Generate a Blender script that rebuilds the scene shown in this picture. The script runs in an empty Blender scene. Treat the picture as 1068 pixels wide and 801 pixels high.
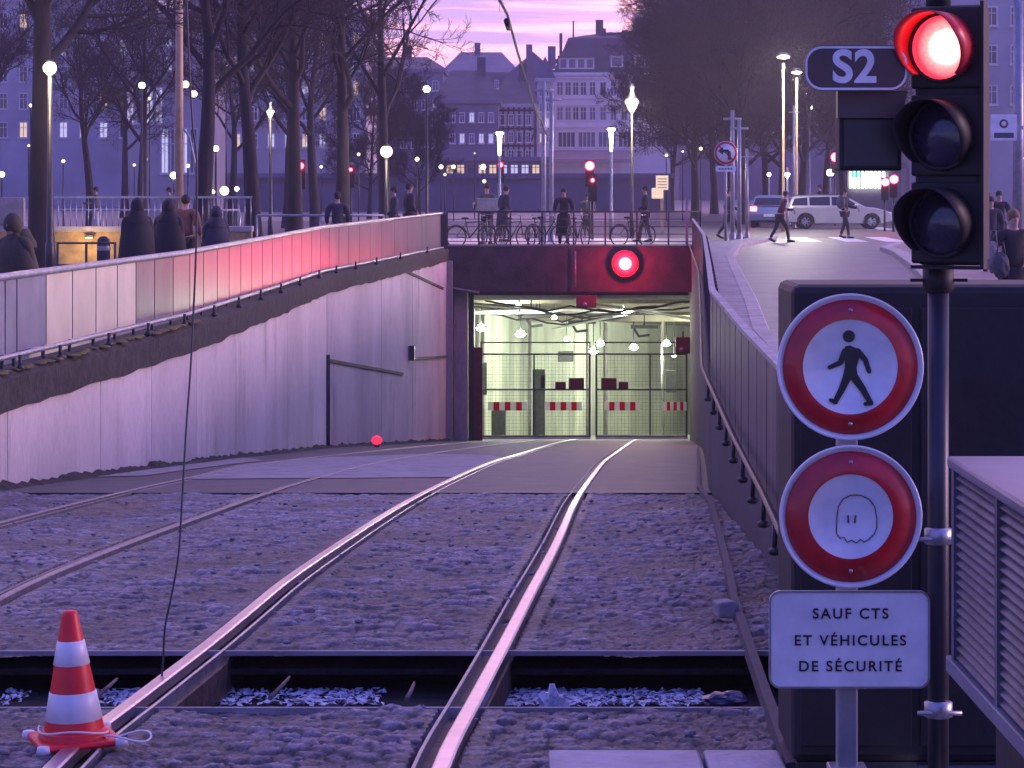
import bpy, bmesh, math, random
import numpy as np
from mathutils import Vector, Matrix
R = math.radians
sc = bpy.context.scene
col = sc.collection
EYE = 2.05; F = 3000.0; CX = 534.0; HY = 190.0

def PX(px, Y): return (px-CX)/F*Y
def PZ(py, Y): return EYE-(py-HY)/F*Y
def PT(px, py, Y): return Vector((PX(px, Y), Y, PZ(py, Y)))

# ------------------------------------------------------------------ materials
MATS = {}
def mat(name, c, rough=.6, metal=0., var=.25, scale=6., bump=.0, bscale=None, stretch=(1,1,1), emit=None, es=0., spec=.5, c2=None, thr=(.35,.65), coat=0.):
    if name in MATS: return MATS[name]
    m = bpy.data.materials.new(name); m.use_nodes = True
    nt = m.node_tree; N = nt.nodes; L = nt.links
    b = N['Principled BSDF']
    b.inputs['Roughness'].default_value = rough
    b.inputs['Metallic'].default_value = metal
    b.inputs['Specular IOR Level'].default_value = spec
    b.inputs['Coat Weight'].default_value = coat
    tc = N.new('ShaderNodeTexCoord'); mp = N.new('ShaderNodeMapping')
    mp.inputs['Scale'].default_value = stretch
    L.new(tc.outputs['Object'], mp.inputs['Vector'])
    no = N.new('ShaderNodeTexNoise'); no.inputs['Scale'].default_value = scale
    no.inputs['Detail'].default_value = 6; no.inputs['Roughness'].default_value = .6
    L.new(mp.outputs[0], no.inputs['Vector'])
    cr = N.new('ShaderNodeValToRGB')
    cr.color_ramp.elements[0].position = thr[0]; cr.color_ramp.elements[1].position = thr[1]
    lo = [max(0, v*(1-var)) for v in c] if c2 is None else c2
    hi = [min(1, v*(1+var*.6)) for v in c] if c2 is None else c
    cr.color_ramp.elements[0].color = (*lo, 1); cr.color_ramp.elements[1].color = (*hi, 1)
    L.new(no.outputs['Fac'], cr.inputs['Fac']); L.new(cr.outputs['Color'], b.inputs['Base Color'])
    if bump > 0:
        n2 = N.new('ShaderNodeTexNoise'); n2.inputs['Scale'].default_value = bscale or scale*3
        n2.inputs['Detail'].default_value = 5
        L.new(mp.outputs[0], n2.inputs['Vector'])
        bp = N.new('ShaderNodeBump'); bp.inputs['Strength'].default_value = min(1, bump); bp.inputs['Distance'].default_value = .02
        L.new(n2.outputs['Fac'], bp.inputs['Height']); L.new(bp.outputs[0], b.inputs['Normal'])
    if emit:
        b.inputs['Emission Color'].default_value = (*emit, 1); b.inputs['Emission Strength'].default_value = es
    MATS[name] = m
    return m

def concrete_wall(name, c, streak=(.12,.1,.09), joint_dark=.5, low=None):
    """board-marked concrete with vertical run-off streaks, stains that hang from the top and grime at the foot"""
    m = bpy.data.materials.new(name); m.use_nodes = True
    nt = m.node_tree; N = nt.nodes; L = nt.links; b = N['Principled BSDF']; b.inputs['Roughness'].default_value = .8
    tc = N.new('ShaderNodeTexCoord')
    def noise(scale, st, det=6, ro=.6):
        mp = N.new('ShaderNodeMapping'); mp.inputs['Scale'].default_value = st
        L.new(tc.outputs['Object'], mp.inputs['Vector'])
        n = N.new('ShaderNodeTexNoise'); n.inputs['Scale'].default_value = scale; n.inputs['Detail'].default_value = det
        n.inputs['Roughness'].default_value = ro
        L.new(mp.outputs[0], n.inputs['Vector']); return n
    def ramp(src, a, bb, ca, cb):
        r = N.new('ShaderNodeValToRGB'); r.color_ramp.elements[0].position = a; r.color_ramp.elements[1].position = bb
        r.color_ramp.elements[0].color = (*ca, 1); r.color_ramp.elements[1].color = (*cb, 1)
        L.new(src, r.inputs['Fac']); return r
    def mix(fac, a, bb, mode='MIX'):
        x = N.new('ShaderNodeMix'); x.data_type = 'RGBA'; x.blend_type = mode
        if isinstance(fac, float): x.inputs[0].default_value = fac
        else: L.new(fac, x.inputs[0])
        for s, v in ((6, a), (7, bb)):
            if isinstance(v, tuple): x.inputs[s].default_value = (*v, 1)
            else: L.new(v, x.inputs[s])
        return x.outputs[2]
    big = ramp(noise(.5, (1, .6, .5)).outputs['Fac'], .3, .7, tuple(v*.74 for v in c), tuple(min(1, v*1.12) for v in c))
    st = ramp(noise(1.0, (1, .9, .11), 10, .78).outputs['Fac'], .5, .64, (0,0,0), (1,1,1))
    brk = ramp(noise(.9, (1, .5, .5)).outputs['Fac'], .42, .62, (0,0,0), (.75,.75,.75))
    mul = N.new('ShaderNodeMath'); mul.operation = 'MULTIPLY'; L.new(st.outputs[0], mul.inputs[0]); L.new(brk.outputs[0], mul.inputs[1])
    o1 = mix(mul.outputs[0], big.outputs[0], streak)
    fine = ramp(noise(14, (1, 1, .5), 8, .75).outputs['Fac'], .35, .75, (.8,.8,.8), (1.06,1.06,1.06))
    o2 = mix(1.0, o1, fine.outputs[0], 'MULTIPLY')
    spot = ramp(noise(3.2, (1, 1, .7), 10, .8).outputs['Fac'], .62, .7, (0,0,0), (.55,.55,.55))
    o3 = mix(spot.outputs[0], o2, tuple(v*.35 for v in c))
    oi = N.new('ShaderNodeObjectInfo'); rr_ = ramp(oi.outputs['Random'], 0, 1, (.84,.83,.84), (1.06,1.06,1.05))
    o3 = mix(1.0, o3, rr_.outputs[0], 'MULTIPLY')
    foot = N.new('ShaderNodeTexNoise'); foot.inputs['Scale'].default_value = .35; L.new(tc.outputs['Object'], foot.inputs['Vector'])
    fr = ramp(foot.outputs['Fac'], .5, .66, (0,0,0), (.28,.28,.28)); o3 = mix(fr.outputs[0], o3, tuple(v*.55 for v in c))
    L.new(o3, b.inputs['Base Color'])
    bp = N.new('ShaderNodeBump'); bp.inputs['Strength'].default_value = .35; bp.inputs['Distance'].default_value = .02
    L.new(noise(5, (1, 1, .3), 8, .7).outputs['Fac'], bp.inputs['Height']); L.new(bp.outputs[0], b.inputs['Normal'])
    MATS[name] = m; return m

def emat(name, c, s):
    if name in MATS: return MATS[name]
    m = bpy.data.materials.new(name); m.use_nodes = True
    b = m.node_tree.nodes['Principled BSDF']; b.inputs['Base Color'].default_value = (*[min(1,v)*.5 for v in c], 1)
    b.inputs['Emission Color'].default_value = (*c, 1); b.inputs['Emission Strength'].default_value = s
    MATS[name] = m; return m

def glass(name, c=(.05,.05,.07), rough=.08):
    return mat(name, c, rough, 0, .2, 3, spec=.8)

# ------------------------------------------------------------------ mesh helper
class MB:
    def __init__(s): s.v = []; s.f = []; s.m = []; s.cur = 0; s.sm = []; s.smooth = False
    def add(s, vs, fs):
        o = len(s.v); s.v += [tuple(v) for v in vs]
        for f in fs: s.f.append([i+o for i in f]); s.m.append(s.cur); s.sm.append(s.smooth)
    def box(s, x0, x1, y0, y1, z0, z1):
        s.add([(x0,y0,z0),(x1,y0,z0),(x1,y1,z0),(x0,y1,z0),(x0,y0,z1),(x1,y0,z1),(x1,y1,z1),(x0,y1,z1)],
              [(0,3,2,1),(4,5,6,7),(0,1,5,4),(1,2,6,5),(2,3,7,6),(3,0,4,7)])
    def obox(s, c, sx, sy, sz, M):
        c = Vector(c); vs = []
        for z in (-1,1):
            for x, y in ((-1,-1),(1,-1),(1,1),(-1,1)): vs.append(c+M@Vector((x*sx/2, y*sy/2, z*sz/2)))
        s.add(vs, [(0,3,2,1),(4,5,6,7),(0,1,5,4),(1,2,6,5),(2,3,7,6),(3,0,4,7)])
    def bar(s, a, b, w, h):
        a = Vector(a); b = Vector(b); d = b-a
        M = d.to_track_quat('Y', 'Z').to_matrix()
        s.obox((a+b)/2, w, d.length, h, M)
    def tube(s, pts, rad, n=8, cap=True):
        pts = [Vector(p) for p in pts]
        if not hasattr(rad, '__len__'): rad = [rad]*len(pts)
        sm = s.smooth; s.smooth = n > 4
        vs = []; k = len(pts); ref = None
        for i, p in enumerate(pts):
            d = (pts[min(i+1,k-1)]-pts[max(i-1,0)])
            if d.length < 1e-9: d = Vector((0,0,1))
            d.normalize()
            if ref is None: ref = d.orthogonal().normalized()
            u = (ref-d*ref.dot(d))
            if u.length < 1e-5: u = d.orthogonal()
            u.normalize(); ref = u; w = d.cross(u)
            for j in range(n):
                a = 2*math.pi*j/n; vs.append(p+(u*math.cos(a)+w*math.sin(a))*rad[i])
        fs = [(i*n+j, i*n+(j+1)%n, (i+1)*n+(j+1)%n, (i+1)*n+j) for i in range(k-1) for j in range(n)]
        s.add(vs, fs)
        s.smooth = False
        if cap: s.add([], []); o = len(s.v)-len(vs); s.f += [[o+j for j in range(n)][::-1], [o+(k-1)*n+j for j in range(n)]]; s.m += [s.cur]*2; s.sm += [False]*2
        s.smooth = sm
    def lathe(s, prof, n=20, c=(0,0,0), M=None):
        c = Vector(c); vs = []
        for r, z in prof:
            for j in range(n):
                a = 2*math.pi*j/n; v = Vector((r*math.cos(a), r*math.sin(a), z))
                if M: v = M@v
                vs.append(c+v)
        sm = s.smooth; s.smooth = True
        s.add(vs, [(i*n+j, i*n+(j+1)%n, (i+1)*n+(j+1)%n, (i+1)*n+j) for i in range(len(prof)-1) for j in range(n)])
        s.smooth = sm
    def ell(s, c, rx, ry, rz, n=12, m=8):
        prof = []; c = Vector(c); vs = []
        for i in range(m+1):
            t = math.pi*i/m
            for j in range(n):
                a = 2*math.pi*j/n
                vs.append(c+Vector((rx*math.sin(t)*math.cos(a), ry*math.sin(t)*math.sin(a), -rz*math.cos(t))))
        sm = s.smooth; s.smooth = True
        s.add(vs, [(i*n+j, i*n+(j+1)%n, (i+1)*n+(j+1)%n, (i+1)*n+j) for i in range(m) for j in range(n)])
        s.smooth = sm
    def prism(s, poly, a, b, axis='Y'):
        """poly of 2-D points extruded between a and b along axis"""
        n = len(poly)
        def mk(p, t):
            return (p[0], t, p[1]) if axis == 'Y' else ((t, p[0], p[1]) if axis == 'X' else (p[0], p[1], t))
        vs = [mk(p, a) for p in poly]+[mk(p, b) for p in poly]
        s.add(vs, [tuple(range(n)), tuple(range(2*n-1, n-1, -1))]+[(i, i+n, (i+1)%n+n, (i+1)%n) for i in range(n)])
    def build(s, name, mats, parent=None, bevel=0, fix=True):
        me = bpy.data.meshes.new(name); me.from_pydata(s.v, [], s.f)
        if not isinstance(mats, (list, tuple)): mats = [mats]
        for m in mats: me.materials.append(m)
        me.polygons.foreach_set('material_index', s.m)
        me.polygons.foreach_set('use_smooth', s.sm)
        if fix and len(s.f) < 40000:
            bm = bmesh.new(); bm.from_mesh(me); bmesh.ops.recalc_face_normals(bm, faces=bm.faces); bm.to_mesh(me); bm.free()
        me.update()
        o = bpy.data.objects.new(name, me); col.objects.link(o)
        if parent: o.parent = parent
        if bevel:
            b = o.modifiers.new('bevel', 'BEVEL'); b.width = bevel; b.segments = 2; b.limit_method = 'ANGLE'
        return o

def tag(o, label=None, cat=None, group=None, kind=None):
    if label: o['label'] = label
    if cat: o['category'] = cat
    if group: o['group'] = group
    if kind: o['kind'] = kind
    return o
def empty(name, loc=(0,0,0), label=None, cat=None, group=None, rz=0):
    o = bpy.data.objects.new(name, None); col.objects.link(o); o.location = loc; o.rotation_euler = (0,0,rz)
    o.empty_display_size = .2
    return tag(o, label, cat, group)
def copy_tree(o, parent=None):
    c = o.copy(); col.objects.link(c)
    if parent: c.parent = parent
    for ch in list(o.children): copy_tree(ch, c)
    return c
def text_obj(txt, size, name, m, parent, loc, rot, spacing=1.0, depth=.0015, bold=0.):
    cu = bpy.data.curves.new('t', 'FONT'); cu.body = txt; cu.size = size; cu.align_x = 'CENTER'; cu.align_y = 'CENTER'
    cu.extrude = depth; cu.space_character = spacing; cu.offset = bold
    t = bpy.data.objects.new('t', cu); col.objects.link(t)
    bpy.context.view_layer.update()
    me = bpy.data.meshes.new_from_object(t.evaluated_get(bpy.context.evaluated_depsgraph_get()))
    bpy.data.objects.remove(t)
    me.materials.clear(); me.materials.append(m)
    o = bpy.data.objects.new(name, me); col.objects.link(o); o.parent = parent; o.location = loc; o.rotation_euler = rot
    return o
def interp(tab, y): return float(np.interp(y, [t[0] for t in tab], [t[1] for t in tab]))

# ------------------------------------------------------------------ palette
def build_palette():
    mat('asphalt', (.075,.07,.078), .55, 0, .35, 2.5, .5, 60)
    mat('asphalt_dark', (.05,.047,.055), .5, 0, .35, 2.0, .5, 60)
    mat('road_asphalt', (.12,.115,.13), .5, 0, .25, .8, .4, 40)
    mat('plaza', (.15,.14,.15), .42, 0, .35, .5, .3, 30)
    mat('wet_sheen_paving', (.42,.4,.43), .3, 0, .45, .35, .3, 10)  # pale tone puts the sky's reflection on wet ground into the colour
    mat('concrete_pale', (.34,.31,.31), .7, 0, .3, 3, .4, 40)
    mat('kerb', (.42,.38,.36), .7, 0, .25, 3, .3, 30)
    mat('white_paint', (.75,.74,.74), .5, 0, .12, 6)
    mat('ledge', (.055,.05,.045), .9, 0, .5, 6, .9, 18, c2=(.02,.018,.016))
    mat('moss', (.2,.19,.05), .95, 0, .4, 9, .8, 40, c2=(.07,.06,.03))
    mat('panel_metal', (.24,.225,.225), .34, .35, .22, 1.2, .25, 5, stretch=(1,1,.4))
    mat('panel_cream', (.62,.58,.44), .42, .1, .15, 1.2, .2, 5)
    mat('panel_slate', (.2,.21,.27), .45, .1, .2, 2, .2, 5)
    mat('galv', (.42,.42,.46), .38, .7, .25, 8)
    mat('rail_steel', (.78,.72,.76), .3, 1, .12, 10)
    mat('rail_dull', (.26,.23,.26), .5, .6, .3, 10)
    mat('rail_web', (.12,.08,.07), .65, .3, .5, 12, .5)
    mat('dark_metal', (.035,.034,.04), .45, .2, .3, 6)
    mat('black_paint', (.018,.018,.022), .35, 0, .3, 6)
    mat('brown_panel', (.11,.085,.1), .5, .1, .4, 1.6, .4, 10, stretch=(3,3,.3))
    mat('lintel', (.05,.038,.045), .75, 0, .5, 2, .6, 20)
    mat('signal_black', (.007,.006,.007), .6, 0, .3, 8)
    mat('cabinet', (.010,.008,.012), .6, .0, .5, 2.5, .2, 12)
    mat('sign_white', (.76,.76,.79), .32, 0, .16, 5, coat=.3)
    mat('sign_red', (.52,.013,.022), .35, 0, .3, 7, coat=.3)
    mat('sign_black', (.012,.012,.016), .4, 0, .1, 8)
    mat('sign_back', (.32,.33,.35), .4, .6, .2, 8)
    mat('cone_red', (.78,.016,.025), .42, 0, .15, 6)
    mat('cone_white', (.75,.73,.76), .35, 0, .12, 6)
    mat('pole_grey', (.3,.31,.36), .4, .4, .25, 5)
    mat('bark', (.02,.016,.02), .9, 0, .5, 5, .7, 16, stretch=(1,1,.3))
    mat('twig', (.035,.026,.035), .9, 0, .3, 1)
    mat('rubber', (.02,.02,.02), .8)
    mat('litter_white', (.72,.74,.82), .7, 0, .3, 20, .6, 40)
    mat('litter_dark', (.05,.06,.12), .3, 0, .4, 10)
    mat('shaded_earth', (.025,.02,.02), .95, 0, .6, 8, .8, 30)  # near-black: the shade of the trench is put into the earth colour
    mat('wood_old', (.16,.13,.11), .8, 0, .5, 10, .5)
    mat('tunnel_wall', (.5,.53,.41), .75, 0, .35, .7, .3, 8, stretch=(1,1,.3))
    mat('tunnel_ceil', (.27,.25,.18), .85, 0, .5, .7, .4, 8)
    mat('tunnel_floor', (.2,.2,.18), .7, 0, .3, 1)
    mat('gate_metal', (.07,.075,.07), .5, .4, .3, 6)
    mat('boxred', (.13,.03,.02), .6, 0, .3, 6)
    mat('skin', (.45,.27,.21), .6, 0, .08, 8)
    for n, c in dict(coat_black=(.012,.012,.016), coat_navy=(.02,.022,.045), coat_brown=(.16,.06,.05), coat_grey=(.07,.07,.085), coat_red=(.07,.012,.025),
                     jeans=(.03,.038,.075), trousers_black=(.014,.014,.018), trousers_pale=(.5,.48,.5), hair_dark=(.02,.013,.01), hair_fair=(.2,.12,.06),
                     bag_beige=(.3,.25,.22), tyre=(.015,.015,.015), olive=(.06,.05,.03)).items():
        mat(n, c, .8, 0, .25, 10, .2, 30)
    mat('car_silver', (.52,.48,.46), .28, .35, .05, 2, coat=.5)
    mat('car_blue', (.16,.2,.36), .25, .5, .05, 2, coat=.5)
    mat('alloy', (.55,.55,.58), .3, .9, .1, 6)
    glass('car_glass', (.012,.012,.016), .15); glass('pane_dark', (.045,.045,.07)); glass('pane_mid', (.13,.12,.17), .2)
    mat('fac_white', (.74,.69,.7), .8, 0, .15, .3, .1, 3)
    mat('fac_grey', (.5,.44,.44), .85, 0, .25, .2)
    mat('fac_blue', (.5,.46,.5), .85, 0, .25, .2)
    mat('fac_dark', (.2,.18,.24), .85, 0, .3, .2)
    mat('fac_pink', (.38,.27,.28), .85, 0, .2, .2)
    mat('roof_dark', (.06,.055,.085), .7, 0, .3, .6, .3, 4)
    mat('roof_blue', (.11,.11,.2), .7, 0, .3, .6, .3, 4)
    mat('timber', (.05,.03,.03), .8)
    mat('brick_warm', (.5,.33,.14), .8, 0, .35, 3, .5, 10)
    mat('ochre_pole', (.55,.36,.2), .6, 0, .3, 2)
    mat('pavers_red', (.27,.19,.17), .6, 0, .3, .8, .3, 12)
    mat('louvre', (.13,.13,.17), .45, .3, .3, 6)
    mat('louvre_top', (.19,.2,.26), .38, .2, .2, 3)
    mat('slab_stone', (.36,.36,.42), .55, 0, .25, 4, .4, 25)
    mat('plate_purple', (.075,.045,.045), .35, .1, .2, 4)
build_palette()
mat('pole_dark', (.03,.03,.045), .4, .2, .3, 5); mat('lens_off', (.03,.025,.05), .15, 0, .2, 60, .05, 90, spec=.8)
mat('board_glow', (.25,.05,.06), .5, 0, .2, 4); mat('visor_glow', (.6,.03,.05), .4, 0, .2, 8)  # red lamp glow on board and visors is put into these colours
concrete_wall('wall_left', (.86,.77,.72), streak=(.32,.27,.26)); concrete_wall('wall_green', (.45,.46,.38)); concrete_wall('wall_right_shade', (.11,.095,.11), streak=(.05,.04,.05))  # the right wall's shade is put into its darker concrete colour
M = MATS
E_RED = emat('lens_red', (1,.12,.12), 14); E_REDS = emat('lens_red_small', (1,.03,.07), 28)
E_LAMP = emat('lamp_glow', (1,.72,.4), 1.9); E_LAMPW = emat('lamp_white', (.95,.92,1), 5)
E_FAINT = emat('lamp_faint', (1,.85,.75), 1.3); E_FAINT2 = emat('lamp_faint_white', (.85,.85,1), 2.0)
E_TUN = emat('tunnel_tube', (.85,1,.82), 38)
E_WIN = emat('window_lit', (1,.7,.42), .6); E_WINW = emat('window_lit_white', (.8,.75,1), .5)
E_GREEN = emat('shop_green', (.1,1,.5), 4); E_SHOP = emat('shop_white', (.95,1,.9), 5)
E_TAIL = emat('tail_red', (1,.05,.05), 20)

# ------------------------------------------------------------------ profiles
RAMP = [(0,.0),(9,-.03),(10.7,-.05),(11.8,-.10),(13.6,-.17),(17,-.28),(23.6,-.70),(30,-1.15),(41,-1.95),(62.6,-3.73),(90,-6.03),(150,-11.0)]
LW = [(0,-6.9),(20,-5.95),(30,-5.34),(41,-4.57),(52,-4.25),(62.6,-4.03),(75,-3.0),(88,-2.0)]
RP = [(0,1.2),(9.5,1.36),(12,1.42),(17.8,1.64),(22,1.77),(30,2.07),(41,2.78),(62,4.12),(90,5.62)]
RB = [(0,.7),(10.5,1.0),(15.5,1.2),(25,1.74),(32,2.15)]
_gy = np.arange(-60, 160, .1); _gz = np.zeros(len(_gy)); _w = np.clip((_gy-13.8)*.5, 0, 4.5)
for _k in range(-6,7): _gz += np.interp(_gy+_k/6*_w, [t[0] for t in RAMP], [t[1] for t in RAMP])/13
def rz(y): return float(np.interp(y, _gy, _gz))
def smooth_curve(tab, ys):
    """monotone-ish smoothing of a table"""
    yy = np.array(ys); out = np.zeros(len(yy)); tx = [t[0] for t in tab]; ty = [t[1] for t in tab]
    w = np.clip((yy-8)*.11, .6, 5)
    w = np.minimum(w, np.maximum(.05, np.minimum(yy-tx[0], tx[-1]-yy)))
    for k in range(-8,9): out += np.interp(yy+k/8*w*1.5, tx, ty)*(1-abs(k)/9)
    return out/sum(1-abs(k)/9 for k in range(-8,9))

# ------------------------------------------------------------------ ground
def ground():
    ys = [-40,0,5,9.5,12,17.8,20,22,30,41,52,62.6,75,88,90.6]
    b = MB()
    def row(y0, y1, xa0, xb0, xa1, xb1, z=0):
        b.add([(xa0,y0,z),(xb0,y0,z),(xb1,y1,z),(xa1,y1,z)], [(0,1,2,3)])
    for a, c in zip(ys, ys[1:]):
        la, lc = interp(LW, a)-.3, interp(LW, c)-.3
        ra, rc = interp(RP, a)+.05, interp(RP, c)+.05
        row(a, c, -900, la, -900, lc); row(a, c, ra, 900, rc, 900)
    row(90.6, 3000, -900, 900, -900, 900)
    tag(b.build('ground', M['plaza'], fix=False), kind='structure')
ground()

def strip(name, y0, y1, xl, xr, zf, m, dy=2., dz=0.):
    b = MB(); n = max(1, int((y1-y0)/dy)); ys = [y0+(y1-y0)*i/n for i in range(n+1)]
    for a, c in zip(ys, ys[1:]):
        b.add([(xl(a),a,zf(a)+dz),(xr(a),a,zf(a)+dz),(xr(c),c,zf(c)+dz),(xl(c),c,zf(c)+dz)], [(0,1,2,3)])
    return tag(b.build(name, m, fix=False), kind='structure')
xl = lambda y: interp(LW, y)+.0
xr = lambda y: interp(RP, y)+.02
strip('ramp_roadway', 29.2, 90.0, xl, xr, rz, M['asphalt'])
strip('ramp_subgrade', 13.7, 36, xl, xr, rz, M['asphalt_dark'], dz=-.09)
strip('near_street', -3, 9.0, xl, xr, rz, M['asphalt'])
# pale concrete patches between the two tracks and along the wall
def poly_on_ramp(name, pts, m, dz=.004):
    b = MB(); P = [(PX(px, Y), Y) for px, Y in pts]; ya = min(p[1] for p in P); yb = max(p[1] for p in P); n = 24; rows = []
    for i in range(n+1):
        y = ya+(yb-ya)*(i+.001)/(n+.002); xs = []
        for (x0,y0),(x1,y1) in zip(P, P[1:]+P[:1]):
            if (y0-y)*(y1-y) < 0: xs.append(x0+(x1-x0)*(y-y0)/(y1-y0))
        rows.append((min(xs), max(xs), y, rz(y)+dz))
    for a, c in zip(rows, rows[1:]): b.add([(a[0],a[2],a[3]),(a[1],a[2],a[3]),(c[1],c[2],c[3]),(c[0],c[2],c[3])], [(0,1,2,3)])
    return tag(b.build(name, m), kind='structure')
poly_on_ramp('pale_paving_patch', [(190,33.2),(478,33.8),(532,44),(508,50),(440,51),(330,46),(250,40)], M['concrete_pale'], .008)
poly_on_ramp('pale_paving_patch', [(30,33.5),(150,34.5),(275,43),(258,46),(150,40)], M['concrete_pale'], .008)

b_ = MB(); n_ = 20
for i_ in range(n_):
    xa_, xb_ = xl(29.1)+(xr(29.1)-xl(29.1))*i_/n_, xl(29.1)+(xr(29.1)-xl(29.1))*(i_+1)/n_
    b_.add([(xa_,28.95,rz(28.95)+.002),(xb_,28.95,rz(28.95)+.002),(xb_,29.4,rz(29.4)+.006),(xa_,29.4,rz(29.4)+.006),(xa_,28.95,rz(29)-.1),(xb_,28.95,rz(29)-.1)], [(0,1,2,3),(0,4,5,1)])
tag(b_.build('edging_strip', M['asphalt_dark']), kind='structure')
# rails in plan, from the track lines
R1L = [(5,-1.78),(10.7,-1.626),(11.8,-1.57),(13.6,-1.47),(15.4,-1.375),(17,-1.305),(20,-1.19),(23.6,-1.075),(27,-.95),(30,-.83),(34,-.65),(41,-.32),(50,.12),(62.6,.62),(77,1.15),(90,1.75),(100,2.5)]
R1R = [(5,-.52),(10.7,-.229),(13.6,-.048),(15.4,.065),(17,.165),(20,.315),(23.6,.46),(27,.60),(30,.75),(34,.95),(41,1.30),(50,1.78),(62.6,2.44),(77,3.15),(90,3.8),(100,4.5)]
R2L = [(14.6,-4.22),(22.7,-4.04),(32,-3.84),(40,-3.5),(54,-2.75),(90,-.6)]
R2R = [(12.5,-2.9),(15.8,-2.80),(22,-2.6),(32,-2.34),(40,-2.0),(54,-1.3),(90,.75)]
def cobble_patch(name, y0, y1, moss=False):
    rng = np.random.default_rng(4)
    # rows get coarser with distance
    ys = [y0]; 
    while ys[-1] < y1: ys.append(ys[-1]+max(.02, ys[-1]*.0017+.003))
    ys[-1] = y1; ys = np.array(ys); nx = 300
    XL = np.array([interp(LW, y) for y in ys]); XR = np.array([interp(RP, y) for y in ys])
    XL = np.maximum(XL, -0.19*ys-.5)
    t = np.linspace(0, 1, nx)
    X = XL[:,None]*(1-t)+XR[:,None]*t; Y = np.repeat(ys[:,None], nx, 1)
    # worley cells, slightly elongated across, in a wavering course pattern
    sx, sy = .115, .10
    U = X/sx+.35*np.sin(Y*1.7+X); V = Y/sy+.5*np.sin(X*1.3)+.35*np.sin(X*3.1+Y*.8)
    U = U+.5*(np.floor(V)%2)*0
    iu, iv = np.floor(U).astype(int), np.floor(V).astype(int)
    d1 = np.full(U.shape, 9.); d2 = np.full(U.shape, 9.); hh = np.zeros(U.shape)
    def hsh(a, b, k):
        x = np.sin(a*127.1+b*311.7+k*74.7)*43758.5453; return x-np.floor(x)
    for du in (-1,0,1):
        for dv in (-1,0,1):
            a, b_ = iu+du, iv+dv
            cx = a+.5+.75*(hsh(a,b_,1)-.5)+.5*(b_%2); cy = b_+.5+.6*(hsh(a,b_,2)-.5)
            d = np.hypot(U-cx, V-cy); h = hsh(a,b_,3)
            closer = d < d1
            d2 = np.where(closer, d1, np.minimum(d2, d)); hh = np.where(closer, h, hh); d1 = np.where(closer, d, d1)
    edge = np.clip((d2-d1)*2.6, 0, 1); dome = edge**.38
    low = np.sin(X*2.1+1.3*np.sin(Y*.9))*np.sin(Y*1.6+.7*np.sin(X*1.7))
    low2 = np.sin(X*5.3+Y*2.2)*np.sin(Y*4.1-X*1.1)
    fill = np.clip(.7+.35*low+.3*low2, 0.3, 1)     # where joints are full of grit the stones stand out less
    Z = np.array([rz(y) for y in ys])[:,None] + dome*(.010+.016*hh)*fill + .008*low2 + rng.normal(0, .0028, X.shape) + (hh-.5)*.014*fill
    Z -= .024
    for tab, s in ((R1L,1),(R1R,-1),(R2L,1),(R2R,-1)):
        rx = smooth_curve(tab, ys)[:,None]
        dd = (X-rx)*s
        base = np.array([rz(y) for y in ys])[:,None]
        g = (dd > -.05) & (dd < .13) & (Y >= tab[0][0])
        Z = np.where(g, base-.055, Z)
        e = ((dd > .13) & (dd < .2) | (dd < -.05) & (dd > -.13)) & (Y >= tab[0][0])
        Z = np.where(e, base-.006+rng.normal(0,.002,X.shape), Z)
    ny = len(ys)
    me = bpy.data.meshes.new(name)
    co = np.stack([X, Y, Z], -1).reshape(-1, 3)
    idx = np.arange(ny*nx).reshape(ny, nx)
    q = np.stack([idx[:-1,:-1], idx[:-1,1:], idx[1:,1:], idx[1:,:-1]], -1).reshape(-1, 4)
    me.vertices.add(len(co)); me.vertices.foreach_set('co', co.ravel())
    me.loops.add(q.size); me.loops.foreach_set('vertex_index', q.ravel())
    me.polygons.add(len(q)); me.polygons.foreach_set('loop_start', np.arange(0, q.size, 4)); me.polygons.foreach_set('loop_total', np.full(len(q), 4))
    me.polygons.foreach_set('use_smooth', np.ones(len(q), bool))
    me.update(); me.validate()
    at = me.attributes.new('stone', 'FLOAT', 'POINT'); at.data.foreach_set('value', (np.clip(edge*1.3,0,1)*(.25+.75*hh)*fill).ravel().astype(np.float32))
    me.materials.append(M['cobble'])
    o = bpy.data.objects.new(name, me); col.objects.link(o)
    return tag(o, kind='structure')

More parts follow.
